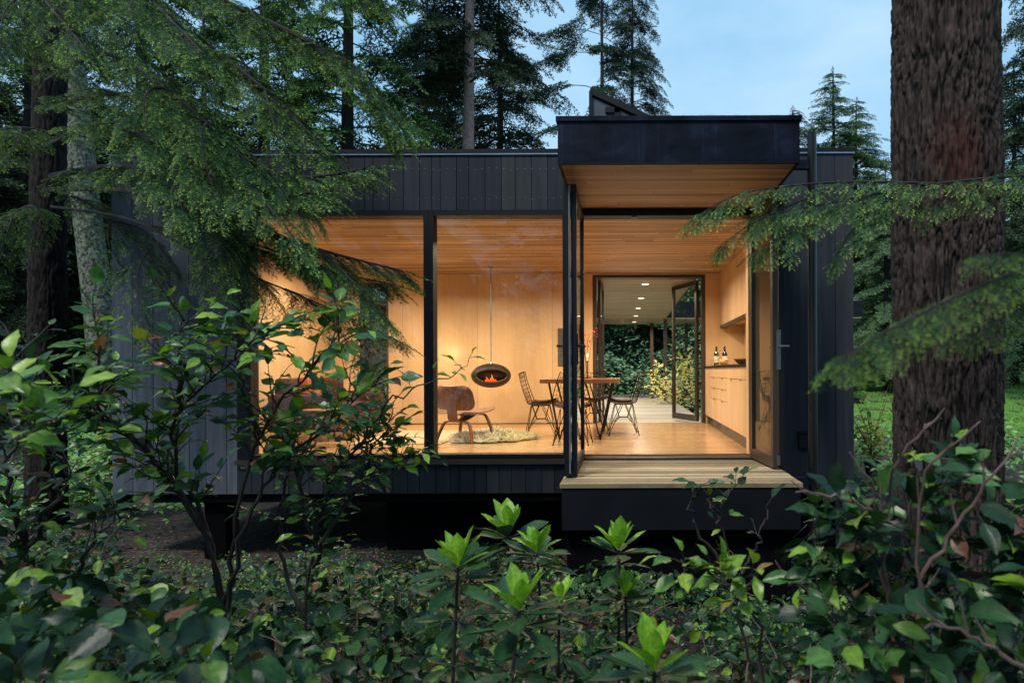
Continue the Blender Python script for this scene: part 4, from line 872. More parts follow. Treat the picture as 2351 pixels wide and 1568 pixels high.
def barkmat(name, groove, face, patch, psc=3.0, pth=.62, stain=None):
    m, t, b = newmat(name); a = t.nodes.new('ShaderNodeAttribute'); a.attribute_name = 'rib'; co = coords(t)
    n1 = N(t, 'ShaderNodeTexNoise', Scale=28.0, Detail=8.0, Roughness=.7); t.links.new(coords(t, (1, 1, .35)), n1.inputs['Vector'])
    n2 = N(t, 'ShaderNodeTexNoise', Scale=psc, Detail=6.0, Roughness=.65); t.links.new(co, n2.inputs['Vector'])
    r_ = ramp(t, [(.32, groove), (.72, face)]); t.links.new(a.outputs['Fac'], r_.inputs[0])
    g = ramp(t, [(.36, (.35, .35, .35)), (.64, (1.6, 1.6, 1.6))]); t.links.new(n1.outputs['Fac'], g.inputs[0]); c = mixc(t, 1.0, r_.outputs[0], g.outputs[0], 'MULTIPLY')
    p = ramp(t, [(pth-.03, (0, 0, 0)), (pth+.04, (1, 1, 1))]); t.links.new(n2.outputs['Fac'], p.inputs[0]); c = mixc(t, p.outputs[0], c, patch)
    if stain:
        vm = N(t, 'ShaderNodeVectorMath', operation='DISTANCE'); t.links.new(coords(t, (1, 1, .55)), vm.inputs[0]); vm.inputs[1].default_value = (stain[0], stain[1], stain[2]*.55)
        ad = N(t, 'ShaderNodeMath', operation='MULTIPLY_ADD'); t.links.new(n1.outputs['Fac'], ad.inputs[0]); ad.inputs[1].default_value = .2; t.links.new(vm.outputs['Value'], ad.inputs[2])
        s_ = ramp(t, [(.16, (.6, .6, .6)), (.30, (0, 0, 0))]); t.links.new(ad.outputs[0], s_.inputs[0]); c = mixc(t, s_.outputs[0], c, (.050, .014, .010))
    t.links.new(c, b.inputs['Base Color']); b.inputs['Roughness'].default_value = .92; b.inputs['Specular IOR Level'].default_value = .25
    bump(t, b, n1.outputs['Fac'], .7, .012); return m
# big trunk at the right
tx, ty = P(2171, 0, 4.15).x, 4.15+CAMY
big = empty('fir_tree', (tx, ty, -1.15), 0, 'massive dark furrowed fir trunk close by at the right with a red stain', 'tree')
bark_trunk('trunk', (tx+.01, ty, -1.15), (tx, ty, 5.2), .305, .285, 560, 300, 3.3, barkmat('furrowed_bark', (.006, .004, .004), (.046, .032, .028), (.055, .052, .044), 9, .66, stain=(P(2150, 0, 4.15).x-tx, -.29, P(0, 370, 3.9).z+1.15)), .034, (12, 2.1), big)
# dark trunk and sweeping limbs at the left
hx, hy = P(112, 0, 8.0).x, 8.0+CAMY
hem = empty('hemlock_tree', (hx, hy, -1.0), 0, 'dark hemlock at far left whose long boughs sweep across the cabin front', 'tree')
bark_trunk('trunk', (hx-.03, hy, -1.1), (hx+.05, hy, 6.5), .185, .15, 260, 90, 8.1, barkmat('dark_scaly_bark', (.003, .003, .003), (.018, .014, .013), (.028, .028, .024), 5, .7), .026, (8, 2.2), hem)
wood = MB(); sp_ = Spray()
def pl(*a): return [P(*q)-Vector(hem.location) for q in a]
limbs = [ # (guide, r0, branchlet length, spray length, start)
 (pl((115, 60, 7.6), (280, 20, 6.4), (480, 110, 5.4), (640, 230, 5.0), (760, 360, 4.8)), .035, .62, .26, .05),
 (pl((115, -60, 7.6), (300, -80, 6.2), (560, 20, 5.4), (800, 150, 5.2), (900, 300, 5.2)), .035, .60, .26, .10),
 (pl((110, 250, 7.6), (260, 210, 6.0), (440, 300, 5.0), (640, 400, 4.6), (845, 385, 4.5)), .030, .50, .24, .05),
 (pl((110, 330, 7.6), (250, 280, 5.6), (400, 350, 4.8), (580, 430, 4.5), (745, 440, 4.4)), .030, .46, .24, .10),
 (pl((120, 400, 7.4), (300, 380, 5.8), (480, 470, 5.0), (700, 560, 4.8), (925, 620, 4.8)), .034, .55, .25, .05),
 (pl((120, 430, 7.4), (320, 440, 5.8), (520, 540, 5.1), (720, 610, 5.0), (900, 650, 4.9)), .024, .34, .24, .30),
 (pl((120, 470, 7.3), (300, 500, 6.0), (480, 590, 5.4), (700, 680, 5.2), (915, 780, 5.2)), .016, .28, .22, .45),
 (pl((110, 180, 7.6), (240, 120, 6.0), (380, 200, 5.0), (500, 300, 4.6), (600, 400, 4.4)), .026, .42, .25, .06),
 (pl((110, 120, 7.8), (20, 60, 6.5), (-100, 100, 5.6), (-200, 160, 5.2)), .030, .55, .26, .06),
 (pl((110, 20, 7.6), (200, -60, 5.6), (330, -10, 4.4), (470, 120, 3.9)), .028, .50, .24, .12),
 (pl((110, 300, 7.8), (30, 290, 7.0), (-100, 320, 6.4), (-220, 330, 6.0)), .026, .50, .25, .10),
 (pl((115, 430, 7.8), (200, 460, 7.2), (330, 560, 6.6), (400, 700, 6.3)), .020, .34, .20, .15),
 (pl((105, 480, 7.9), (60, 470, 7.3), (0, 520, 7.0), (-60, 600, 6.8)), .020, .40, .22, .10),
 (pl((115, -160, 7.7), (330, -190, 6.2), (650, -110, 5.4), (880, 10, 5.2)), .030, .60, .26, .15),
 (pl((105, -20, 7.7), (60, -60, 5.6), (100, -10, 4.6), (200, 110, 4.0)), .026, .45, .24, .15),
]
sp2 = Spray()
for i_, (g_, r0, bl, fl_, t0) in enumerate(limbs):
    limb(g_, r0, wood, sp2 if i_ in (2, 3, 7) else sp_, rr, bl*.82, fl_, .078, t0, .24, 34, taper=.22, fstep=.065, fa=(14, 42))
    c_ = poly_at(g_, 10)
    for k_ in range(4):                                   # finer boughs breaking off the big one
        j_ = 3+k_+(k_ % 2); d_ = (c_[min(j_+1, 10)]-c_[j_-1]).normalized(); s_ = 1 if k_ % 2 else -1; lat_ = d_.cross(Vector((0, 0, 1))).normalized()
        L_ = rr.uniform(.55, .95); e_ = [c_[j_], c_[j_]+d_*L_*.4+lat_*s_*L_*.22+Vector((0, 0, .02)), c_[j_]+d_*L_*.75+lat_*s_*L_*.36+Vector((0, 0, -.06)), c_[j_]+d_*L_*1.1+lat_*s_*L_*.42+Vector((0, 0, -.22))]
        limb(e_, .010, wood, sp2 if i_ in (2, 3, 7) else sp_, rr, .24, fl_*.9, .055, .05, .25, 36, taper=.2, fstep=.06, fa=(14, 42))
wood.build('limbs', M['bark'], hem, smooth=True); sp_.bake('foliage', F_HEM, M['hem'], hem); sp2.bake('bright_foliage', F_HEM, M['hemfront'], hem)
print('hem sprays', len(sp_.P))
# lichen trunk
lx = P(222, 0, 12.4); ln_ = empty('alder_tree', (P(235, 0, 12.4).x, 12.4+CAMY, gzf(P(235, 0, 12.4).x, 5.4)), 0, 'pale lichen covered leaning trunk just left of the cabin corner', 'tree')
bark_trunk('trunk', (P(266, 1010, 12.4).x, 12.4+CAMY, -.95), (P(140, 0, 12.4).x, 12.4+CAMY, 8.2), .235, .20, 220, 90, 1.4, barkmat('lichen_bark', (.025, .022, .02), (.085, .075, .068), (.15, .18, .125), 15, .50), .012, (6, 3), ln_, .5)
MB().tube([P(262, 1000, 12.2)-Vector(ln_.location), P(235, 1030, 11.9)-Vector(ln_.location), P(200, 1085, 11.6)-Vector(ln_.location)], [.33, .22, .12], 12).build('root', simple('moss', (.10, .12, .02), .95, 0, .5, 20, .8), ln_, smooth=True)
# right fir bough in front of the trunk
bo = empty('fir_bough', P(2700, 380, 3.6)[:], 0, 'sharp green conifer bough reaching in from the right across the big trunk', 'bough'); bo_l = Vector(bo.location)
wood = MB(); sp_ = Spray()
def pb(*a): return [P(*q)-bo_l for q in a]
for g_, r0, bl, fl_, t0, st in [
 (pb((2700, 380, 3.6), (2450, 400, 3.4), (2150, 425, 3.25), (1900, 470, 3.1), (1740, 500, 3.05)), .010, .20, .125, .05, .035),
 (pb((2150, 425, 3.25), (1960, 420, 3.1), (1800, 430, 3.0), (1690, 450, 2.95), (1600, 498, 2.9)), .007, .17, .115, .05, .030),
 (pb((2000, 450, 3.15), (1900, 490, 3.05), (1810, 540, 2.95), (1740, 575, 2.95)), .005, .15, .11, .05, .030),
 (pb((2100, 432, 3.2), (2010, 480, 3.1), (1950, 540, 3.1), (1920, 590, 3.1)), .005, .14, .11, .1, .035),
 (pb((2400, 405, 3.4), (2280, 430, 3.3), (2200, 460, 3.25), (2140, 480, 3.2)), .005, .14, .11, .1, .035),
 (pb((1900, 440, 3.05), (1800, 480, 2.95), (1720, 520, 2.9), (1660, 560, 2.9)), .005, .14, .10, .05, .030)]:
    limb(g_, r0, wood, sp_, rr, bl, fl_, st*1.25, t0, .28, 48, taper=.35, fstep=.055, fa=(20, 55))
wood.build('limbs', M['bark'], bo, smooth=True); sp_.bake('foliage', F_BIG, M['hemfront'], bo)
b2 = empty('fir_bough', P(2900, 520, 1.5)[:], 0, 'blurred green conifer bough hanging very close at the right edge', 'bough'); b2l = Vector(b2.location)
wood = MB(); sp_ = Spray()
for g_, r0, bl, fl_, t0, st in [
 ([P(*q)-b2l for q in ((2900, 520, 1.4), (2500, 580, 1.15), (2300, 640, 1.02), (2080, 740, .94), (1930, 830, .90))], .004, .065, .05, .05, .012),
 ([P(*q)-b2l for q in ((2500, 590, 1.15), (2400, 680, 1.08), (2280, 740, 1.03), (2170, 770, 1.0))], .003, .055, .045, .05, .013),
 ([P(*q)-b2l for q in ((2600, 600, 1.2), (2450, 600, 1.1), (2320, 585, 1.05), (2260, 590, 1.0))], .003, .045, .045, .05, .013)]:
    limb(g_, r0, wood, sp_, rr, bl, fl_, st, t0, .3, 50, fstep=.018)
wood.build('limbs', M['bark'], b2, smooth=True); sp_.bake('foliage', F_MED, M['hem'], b2)
# ================================================================ background trees
A = conifer_proto(21, 10.5, 3.2, 110, 1, .45, .10, .85, .30, mat='fir', bark='barkred', rt=.24)
put(A, 1078, 22, 'tall fir with straight reddish trunk rising behind the cabin roof', sc=1.0, rz=20, first=True)
Bp = conifer_proto(13, 1.2, 2.9, 170, 2, .30, .05, .75, .28, mat='fir', rt=.16)
put(Bp, 1148, 27, 'branchy dark fir just right of the tall reddish trunk', sc=1.3, rz=70, first=True)
put(Bp, 985, 31, 'dark fir left of the tall reddish trunk, paler for its distance', sc=1.35, rz=200)
Dp = conifer_proto(27, 9.0, 4.6, 64, 5, .38, .18, 1.15, .34, mat='fir', rt=.17, clump=True, asym=math.pi, gaps=.12)
put(Dp, 1383, 38, 'slender fir with bare lower trunk and foliage masses on its left', sc=1.0, rz=0, first=True)
Ep = conifer_proto(25, 4, 3.0, 210, 6, .50, .05, .85, .28, mat='fir', rt=.16, gaps=.25)
put(Ep, 1456, 40, 'narrow drooping fir right of the slender bare trunked one', sc=1.05, rz=140, first=True)
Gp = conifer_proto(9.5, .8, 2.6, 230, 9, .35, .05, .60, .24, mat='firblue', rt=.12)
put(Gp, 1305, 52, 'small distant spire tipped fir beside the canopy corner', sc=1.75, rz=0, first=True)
put(Gp, 1822, 33, 'broad topped fir, leftmost of the three behind the steel post', sc=1.36, rz=50)
Hp = conifer_proto(10.5, .8, 2.5, 230, 12, .25, .20, .66, .24, mat='ced', rt=.12, topR=.15)
put(Hp, 1915, 31, 'tallest spired fir, middle of the three behind the steel post', sc=1.33, rz=10, first=True)
put(Hp, 1968, 34, 'ragged spired fir, rightmost of the three behind the steel post', sc=1.30, rz=190)
Qp = conifer_proto(9.5, .6, 2.5, 190, 44, .35, .05, .60, .24, mat='pale', rt=.12)
put(Qp, 2035, 24, 'bright green fir between the cabin end and the big trunk', sc=.84, rz=80, first=True)
put(Qp, 1985, 29, 'pale fir close behind the right cabin corner', sc=.86, rz=160)
put(Qp, 2330, 27, 'tall pale fir right of the big trunk', sc=1.35, rz=30)
put(Ep, 2450, 20, 'drooping fir at the upper right edge of the view', sc=.95, rz=60)
Kp = conifer_proto(17, 1.0, 3.8, 100, 21, .45, .05, .85, .28, mat='ced', rt=.22, tpl=F_LO)
put(Kp, 800, 18.5, 'dense green cedar rising over the left half of the roof', sc=1.0, rz=10, first=True)
put(Kp, 610, 22, 'dense cedar behind the sweeping boughs, left of the roofline cedar', sc=1.1, rz=120)
put(Kp, 330, 19, 'cedar far left behind the lichen covered trunk', sc=1.0, rz=200)
put(Bp, 60, 15, 'dark fir at the left edge behind the hemlock trunk', sc=1.0, rz=10)
put(Kp, -150, 17, 'cedar beyond the left edge with only its boughs in view', sc=1.0, rz=60)
put(Bp, 470, 27, 'dark fir deep behind the left end of the cabin', sc=1.25, rz=310)
Lp = leafy_proto(10, 1.5, 2.6, 150, 31)
put(Lp, 930, 26, 'light green leafy alder between the roofline cedar and the firs', sc=1.15, rz=0, first=True)
put(Lp, 700, 16.5, 'leafy young alder just behind the left part of the roof', sc=.78, rz=90)
# ================================================================ distant woods, one mass
rr = random.Random(77); sp_ = Spray(); trk = []
def wood_tree(x, y, H, R0, nl, z0):
    for i in range(nl):
        t_ = (i+rr.random())/nl; a = rr.uniform(0, 6.28); L = R0*(1-t_)**.7*rr.uniform(.6, 1.15)+.3; z = z0+.4+H*t_
        for v_ in (.35, .65, .95):
            d = Vector((math.cos(a+rr.uniform(-.4, .4)), math.sin(a+rr.uniform(-.4, .4)), -.25)); sp_.add(Vector((x+d.x*L*v_, y+d.y*L*v_, z-.3*L*v_)), d, Vector((rr.gauss(0, .3), rr.gauss(0, .3), 1)), 1.5*rr.uniform(.6, 1.1), rr.random())
for i in range(95):
    px = -700+i*44+rr.uniform(-20, 20); D_ = rr.uniform(44, 62); x = (px-1440)*D_/1567; y = D_+CAMY
    top_px = 600 if px < 2000 else 500; top_px += rr.uniform(-90, 60)
    H = (851-top_px)/1567*D_+EYE-gzf(x, y); wood_tree(x, y, H, 3.4, int(26+H*2.0), gzf(x, y))
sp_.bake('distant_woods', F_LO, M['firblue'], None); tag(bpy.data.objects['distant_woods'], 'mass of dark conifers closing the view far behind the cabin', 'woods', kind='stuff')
sp_ = Spray()
for i in range(17):
    x = -24+i*3.0+rr.uniform(-1, 1); y = -17-rr.uniform(0, 7); wood_tree(x, y, rr.uniform(12, 17), 3.6, 70, -.8)
sp_.bake('near_woods', F_LO, M['hem'], None); tag(bpy.data.objects['near_woods'], 'dark conifers facing the cabin, mirrored faintly in its glass', 'woods', kind='stuff')
# mid woods seen under the walkway roof and left of the cabin
sp_ = Spray()
for (px, D_, H, R0, nl) in [(1380, 34, 6, 3.5, 60), (1440, 31, 6, 3.2, 60), (1500, 33, 6, 3.2, 60), (1560, 30, 6, 3.4, 60), (1640, 31, 6, 3, 40), (860, 19, 7, 2.6, 60), (1340, 29, 8, 3, 40), (20, 22, 9, 3, 60), (130, 20, 8, 3, 60), (230, 23, 10, 3, 60), (-120, 20, 9, 3, 50), (1900, 36, 9, 3, 50), (2010, 38, 9, 3, 50), (2340, 38, 10, 3.5, 60), (2480, 34, 10, 3.5, 60)]:
    x = (px-1440)*D_/1567; y = D_+CAMY; wood_tree(x, y, H, R0, nl*2, gzf(x, y))
sp_.bake('forest_edge', F_LO, M['pale'], None); tag(bpy.data.objects['forest_edge'], 'dark lower boughs of the forest edge behind the walkway', 'woods', kind='stuff')
# ================================================================ bushes (uncountable understory)
def scatter(n, xr, yr, hfun, ls, seed, keep=None):
    r = np.random.default_rng(seed); x = r.uniform(*xr, n); y = r.uniform(*yr, n); k = np.ones(n, bool) if keep is None else keep(x, y); x = x[k]; y = y[k]; n = len(x)
    h = hfun(x, y); z = gz(x, y)+h*(1-r.uniform(0, 1, n)**2*.95); a = r.uniform(0, 6.28, n)
    return np.stack([x, y, z], 1), np.stack([np.cos(a), np.sin(a), r.uniform(-.6, .3, n)], 1), np.stack([r.normal(0, .5, n), r.normal(-.7, .5, n), np.ones(n)], 1), ls*r.uniform(.6, 1.2, n)
def hb(x, y): return .18+1.5*np.clip((y-15)/6, 0, 1)+.75*np.clip(np.sin(x*1.3+y*.7)*np.cos(y*.9-x*.5)+.55, 0, 2)*np.clip((y-8)/8, .25, 1)
kp = lambda x, y: ~((x > -1.1) & (x < 1.45) & (y < 15.7)) & ~((x > 1.2) & (x < 7) & (y > 12.8) & (y < 15.6)) & ~((x > 3.0) & (y < 30))
a_ = scatter(42000, (-12, 9), (6, 26), hb, .15, 5, kp); ob = bake('evergreen_undergrowth', L_LO, *a_, M['bush'], a1='rib'); tag(ob, 'evergreen bushes filling the forest floor behind the cabin', 'bushes', kind='stuff')
def hr(x, y): return .16+.55*np.clip(np.sin(x*2.1+y*1.7)*.6+.5, 0, 1)
kp2 = lambda x, y: ((x < -5.4) | (x > 2.5)) & ~((x > 3.3) & (y > 5.5) & (y < 24))
a_ = scatter(26000, (-11, 12), (.6, 9), hr, .10, 6, kp2); ob = bake('side_undergrowth', L_LO, *a_, M['decid'], a1='rib'); tag(ob, 'low mixed green plants along both ends of the cabin', 'bushes', kind='stuff')
# grass blades
n = 60000; r = np.random.default_rng(9); x = r.uniform(3.2, 16, n); y = 6.5+r.uniform(0, 1, n)**1.6*24; z = gz(x, y)+.01
a = r.uniform(0, 6.28, n); h = r.uniform(.03, .08, n); sx_ = np.cos(a)*.006*(1+y/12); sy_ = np.sin(a)*.006*(1+y/12); lx_ = r.normal(0, .02, n); ly_ = r.normal(0, .02, n)
V = np.stack([np.stack([x-sx_, y-sy_, z], 1), np.stack([x+sx_, y+sy_, z], 1), np.stack([x+lx_, y+ly_, z+h], 1)], 1).reshape(-1, 3)
ob = mesh_np('grass', V, np.arange(3*n).reshape(-1, 3), island('grass_blades', [(0, (.10, .22, .025)), (1, (.20, .38, .05))], .6, trans=.25)); tag(ob, 'short bright lawn grass beyond the right end of the cabin', 'grass', kind='stuff')
# ferns at left
fs = Spray(); fe = []
def fern(px, D_, lab, n=11, L=.55):
    x = (px-1440)*D_/1567; y = D_+CAMY; e = empty('fern', (x, y, gzf(x, y)), 0, lab, 'fern', 'ferns beside the left cabin corner'); s_ = Spray()
    for i in range(n):
        a = i*6.28/n+rr.uniform(-.2, .2); s_.add(Vector((0, 0, 0)), Vector((math.cos(a), math.sin(a), rr.uniform(.7, 1.3))), Vector((-math.cos(a), -math.sin(a), .6)), L*rr.uniform(.8, 1.2), rr.random())
    s_.bake('fronds', F_MED, M['hemfront'], e)
fern(205, 9.2, 'fern nearest the cabin corner, in front of the mossy root'); fern(165, 9.8, 'fern between the dark trunk and the mossy root', 10, .6); fern(240, 8.6, 'small fern at the foot of the left cladding', 9, .45)
# ================================================================ foreground shrubs
def shrub(name, guides, lab, cat='shrub', leaf=.075, tl=(.12, .34), step=.10, seed=1, mat='leaf', smat='stem', t0=.35, lsp=.042, r0=.012, upb=.35, extra_mat=None, tpls=None, lowhang=.0):
    rr = random.Random(seed); o = Vector(guides[0][0]); e = empty(name, o[:], 0, lab, cat); st = MB(); sp_ = Spray(); sp2 = Spray()
    for g_ in guides:
        g2 = [Vector(p)-o for p in g_]; c = poly_at(g2, 20)
        for i in range(1, 20): c[i] += Vector((rr.gauss(0, .009), rr.gauss(0, .009), rr.gauss(0, .009)))
        L = sum((c[i+1]-c[i]).length for i in range(20)); st.tube(c, [r0*(1-.8*i/20) for i in range(21)], 6)
        k = int(L*(1-t0)/step)
        for i in range(k+1):
            t_ = min(.999, t0+(1-t0)*i/max(k, 1)); f_ = t_*20; j = min(int(f_), 19); p = c[j].lerp(c[j+1], f_-j); T_ = (c[j+1]-c[j]).normalized()
            a = rr.uniform(0, 6.28); o2 = T_.orthogonal().normalized(); o3 = T_.cross(o2); lat = o2*math.cos(a)+o3*math.sin(a)
            d = (T_*rr.uniform(.3, .9)+lat*.8+Vector((0, 0, upb))).normalized() if i < k else T_
            tl_ = rr.uniform(*tl)*(1-.3*t_); q = [p]; dd = d.copy()
            for s_ in range(5): dd = (dd+Vector((rr.gauss(0, .16), rr.gauss(0, .16), rr.gauss(0, .12)-.03))).normalized(); q.append(q[-1]+dd*tl_/5)
            st.tube(q, [r0*.35, r0*.3, r0*.25, r0*.2, r0*.15, r0*.1], 4, False)
            m_ = max(2, int(tl_/lsp))
            for g in range(m_):
                v_ = .15+.85*(g+.6)/m_; w_ = v_*5; jj = min(int(w_), 4); pp = q[jj].lerp(q[jj+1], w_-jj); tt = (q[jj+1]-q[jj]).normalized(); up = Vector((0, 0, 1)); l2 = tt.cross(up)
                l2 = l2.normalized() if l2.length > .05 else Vector((1, 0, 0)); s3 = 1 if g % 2 else -1; an = R(rr.uniform(35, 75)) if g < m_-1 else 0
                f3 = tt*math.cos(an)+l2*s3*math.sin(an)+Vector((0, 0, rr.uniform(-.35, .2)-lowhang)); sc = leaf*rr.uniform(.6, 1.15)*(1-.25*v_)
                st.tube([pp, pp+f3.normalized()*.012], .0012, 3, False)
                tgt = sp2 if (extra_mat and rr.random() < .30 and t_ > .5) else sp_
                tgt.add(pp+f3.normalized()*.010, f3, Vector((rr.gauss(0, .45), rr.gauss(-.25, .45), 1)), sc, rr.random())
    st.build('stems', M[smat], e, smooth=True); sp_.bake('leaves', tpls or L_HI, M[mat], e, 'rib', True)
    if sp2.P: sp2.bake('young_leaves', tpls or L_HI, M[extra_mat], e, 'rib', True)
    return e
def G(*a): return [P(*q) for q in a]
shrub('tall_salal_shrub', [
 G((505, 2050, 3.3), (508, 1450, 3.25), (480, 1230, 3.2), (400, 1110, 3.1), (320, 1020, 3.0), (240, 940, 2.9), (230, 800, 2.8)),
 G((508, 1450, 3.25), (470, 1200, 3.2), (400, 1060, 3.1), (410, 950, 3.0), (490, 860, 2.95), (600, 780, 2.9)),
 G((480, 1230, 3.2), (330, 1020, 3.0), (230, 960, 2.9), (100, 900, 2.8), (0, 880, 2.7)),
 G((520, 1400, 3.25), (540, 1180, 3.1), (600, 1000, 3.0), (700, 860, 3.0), (790, 780, 2.95)),
 G((520, 1400, 3.2), (560, 1200, 3.1), (640, 1060, 3.1), (770, 960, 3.05), (860, 880, 3.0)),
 G((400, 950, 3.0), (420, 840, 2.95), (400, 780, 2.9), (430, 730, 2.9)),
 G((600, 1000, 3.0), (560, 880, 2.9), (560, 800, 2.85), (640, 745, 2.8))],
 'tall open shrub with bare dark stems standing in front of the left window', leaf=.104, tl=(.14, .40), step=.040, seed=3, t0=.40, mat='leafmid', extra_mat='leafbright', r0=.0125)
shrub('arching_salal_shrub', [
 G((690, 2000, 3.3), (700, 1420, 3.3), (720, 1250, 3.25), (740, 1140, 3.2), (790, 1060, 3.15), (900, 985, 3.1)),
 G((720, 1250, 3.25), (690, 1120, 3.2), (660, 1030, 3.15), (600, 960, 3.1)),
 G((735, 1160, 3.2), (830, 1110, 3.15), (900, 1060, 3.1), (955, 1045, 3.1)),
 G((715, 1300, 3.25), (770, 1180, 3.2), (840, 1080, 3.2), (850, 1000, 3.1), (900, 960, 3.1)),
 G((700, 1420, 3.3), (640, 1250, 3.3), (650, 1120, 3.3), (720, 1000, 3.3), (800, 930, 3.3))],
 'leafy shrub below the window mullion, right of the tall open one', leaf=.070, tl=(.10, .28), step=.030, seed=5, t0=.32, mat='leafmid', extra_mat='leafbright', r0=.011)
shrub('reaching_branch', [G((790, 1060, 3.12), (850, 980, 3.0), (900, 920, 2.95), (985, 880, 2.9), (1050, 850, 2.85), (1075, 830, 2.85))],
 'single thin arching twig with a few leaves crossing before the hanging fireplace', 'branch', leaf=.062, tl=(.04, .09), step=.105, seed=8, t0=.25, mat='leafbright', r0=.006)
shrub('near_leaf_branch', [G((-150, 1060, 1.75), (0, 1010, 1.65), (90, 960, 1.6), (170, 900, 1.55)), G((-150, 1000, 1.7), (-60, 930, 1.6), (10, 880, 1.55), (40, 850, 1.55))],
 'large yellow green leaves on a near twig at the left edge', 'branch', leaf=.085, tl=(.03, .06), step=.06, seed=12, t0=.35, mat='leafbright', r0=.004)
shrub('shaded_salal_shrub', [
 G((60, 2400, 2.6), (80, 1500, 2.6), (60, 1250, 2.5), (20, 1150, 2.4)), G((80, 1500, 2.6), (180, 1300, 2.5), (240, 1200, 2.4), (300, 1180, 2.4)),
 G((80, 1500, 2.6), (0, 1300, 2.5), (-80, 1180, 2.4), (-120, 1080, 2.4)), G((60, 1250, 2.5), (130, 1130, 2.4), (150, 1060, 2.4), (100, 1010, 2.4)), G((60, 1250, 2.5), (20, 1100, 2.4), (40, 1000, 2.4), (60, 900, 2.4), (20, 760, 2.4))],
 'dark shaded leafy shrub at the lower left edge', leaf=.070, tl=(.12, .3), step=.05, seed=14, t0=.25, r0=.010)
shrub('upright_salal_shrub', [
 G((1790, 2000, 2.9), (1710, 1480, 2.85), (1690, 1330, 2.8), (1650, 1180, 2.75), (1700, 1100, 2.75)),
 G((1690, 1330, 2.8), (1600, 1220, 2.75), (1590, 1140, 2.7), (1610, 1115, 2.7)),
 G((1650, 1200, 2.75), (1620, 1130, 2.7)), G((1690, 1330, 2.8), (1740, 1240, 2.8), (1760, 1160, 2.8))],
 'thin upright twigs with few leaves rising before the landing', leaf=.062, tl=(.05, .14), step=.115, seed=16, t0=.5, extra_mat='leafbright', r0=.008, smat='stem')
shrub('rounded_leaf_sprout', [G((1790, 2000, 2.1), (1740, 1460, 2.05), (1690, 1360, 2.0), (1640, 1310, 2.0)), G((1700, 1370, 2.0), (1600, 1310, 2.0), (1560, 1290, 2.0)), G((1700, 1370, 2.0), (1740, 1310, 2.0))],
 'sprout of broad rounded leaves, one brown, below the landing right of centre', leaf=.085, tl=(.05, .10), step=.055, seed=21, t0=.55, mat='leafbright', r0=.006)
shrub('near_salal_shrub', [
 G((2040, 2400, 1.9), (2080, 1600, 1.85), (2060, 1400, 1.8), (2010, 1290, 1.75), (1940, 1220, 1.7)),
 G((2080, 1600, 1.85), (2090, 1400, 1.8), (2090, 1240, 1.75), (2150, 1150, 1.7), (2260, 1100, 1.65)),
 G((2060, 1400, 1.8), (2160, 1300, 1.75), (2280, 1220, 1.7), (2380, 1170, 1.65)),
 G((2080, 1600, 1.8), (2200, 1400, 1.7), (2320, 1300, 1.6), (2420, 1250, 1.6)),
 G((2080, 1600, 1.8), (1980, 1420, 1.75), (1900, 1300, 1.75), (1870, 1200, 1.75)),
 G((2150, 1900, 1.7), (2180, 1560, 1.6), (2100, 1480, 1.55), (1960, 1450, 1.55)),
 G((2250, 1900, 1.6), (2330, 1500, 1.5), (2380, 1380, 1.5)), G((2010, 1230, 1.75), (2060, 1180, 1.8), (2140, 1140, 1.8), (2220, 1130, 1.8))],
 'large dark leaved shrub filling the lower right, in front of the big trunk', leaf=.096, tl=(.10, .24), step=.032, seed=31, t0=.22, r0=.0055, smat='stem', lsp=.038, mat='leaf', extra_mat='leafmid')
shrub('young_leaf_cluster', [G((2200, 1300, 1.95), (2150, 1180, 1.95), (2110, 1110, 1.95), (2080, 1075, 1.95))], 'bright young leaves catching light against the big trunk base', 'branch', leaf=.10, tl=(.04, .08), step=.06, seed=33, t0=.75, mat='leafbright', r0=.004)
def twigs(name, guides, lab):
    o = Vector(guides[0][0]); e = MB(); rr = random.Random(len(guides)*7+int(o.x*100))
    for g_ in guides:
        c = poly_at([Vector(p)-o for p in g_], 16)
        for i in range(1, 16): c[i] += Vector((rr.gauss(0, .004), rr.gauss(0, .004), rr.gauss(0, .004)))
        e.tube(c, [.0048*(1-.6*i/16) for i in range(17)], 6)
        for k in (5, 9, 12):
            d = (c[k+1]-c[k-1]).normalized(); d = (d+Vector((rr.uniform(-1, 1), rr.uniform(-.4, .4), rr.uniform(-.2, 1)))).normalized(); e.tube([c[k], c[k]+d*.03, c[k]+d*.06+Vector((0, 0, .01))], [.0030, .0022, .0012], 5)
    ob = e.build(name, M['twig'], None, smooth=True); ob.location = o; tag(ob, lab, 'twigs')
twigs('bare_twigs', [G((2075, 1560, 1.72), (2040, 1400, 1.68), (2025, 1240, 1.66), (2010, 1130, 1.62), (1950, 1040, 1.60)), G((2040, 1400, 1.68), (2020, 1210, 1.66), (2050, 1080, 1.62), (2120, 985, 1.58), (2160, 965, 1.58)), G((2015, 1180, 1.65), (1950, 1150, 1.62), (1880, 1135, 1.60), (1825, 1132, 1.60))],
 'leafless pinkish twigs standing before the base of the big trunk')
twigs('forked_twig', [G((2120, 1560, 1.6), (2115, 1400, 1.55), (2105, 1200, 1.5), (2140, 1060, 1.46), (2250, 970, 1.42)), G((2110, 1330, 1.53), (2200, 1200, 1.5), (2290, 1080, 1.45), (2350, 1030, 1.45))], 'taller brown forked stem right of the leafless pinkish twigs')
twigs('curved_twig', [G((2420, 1580, 1.2), (2290, 1500, 1.2), (2200, 1450, 1.2), (2120, 1445, 1.2))], 'thick curved bare twig at the lower right corner')
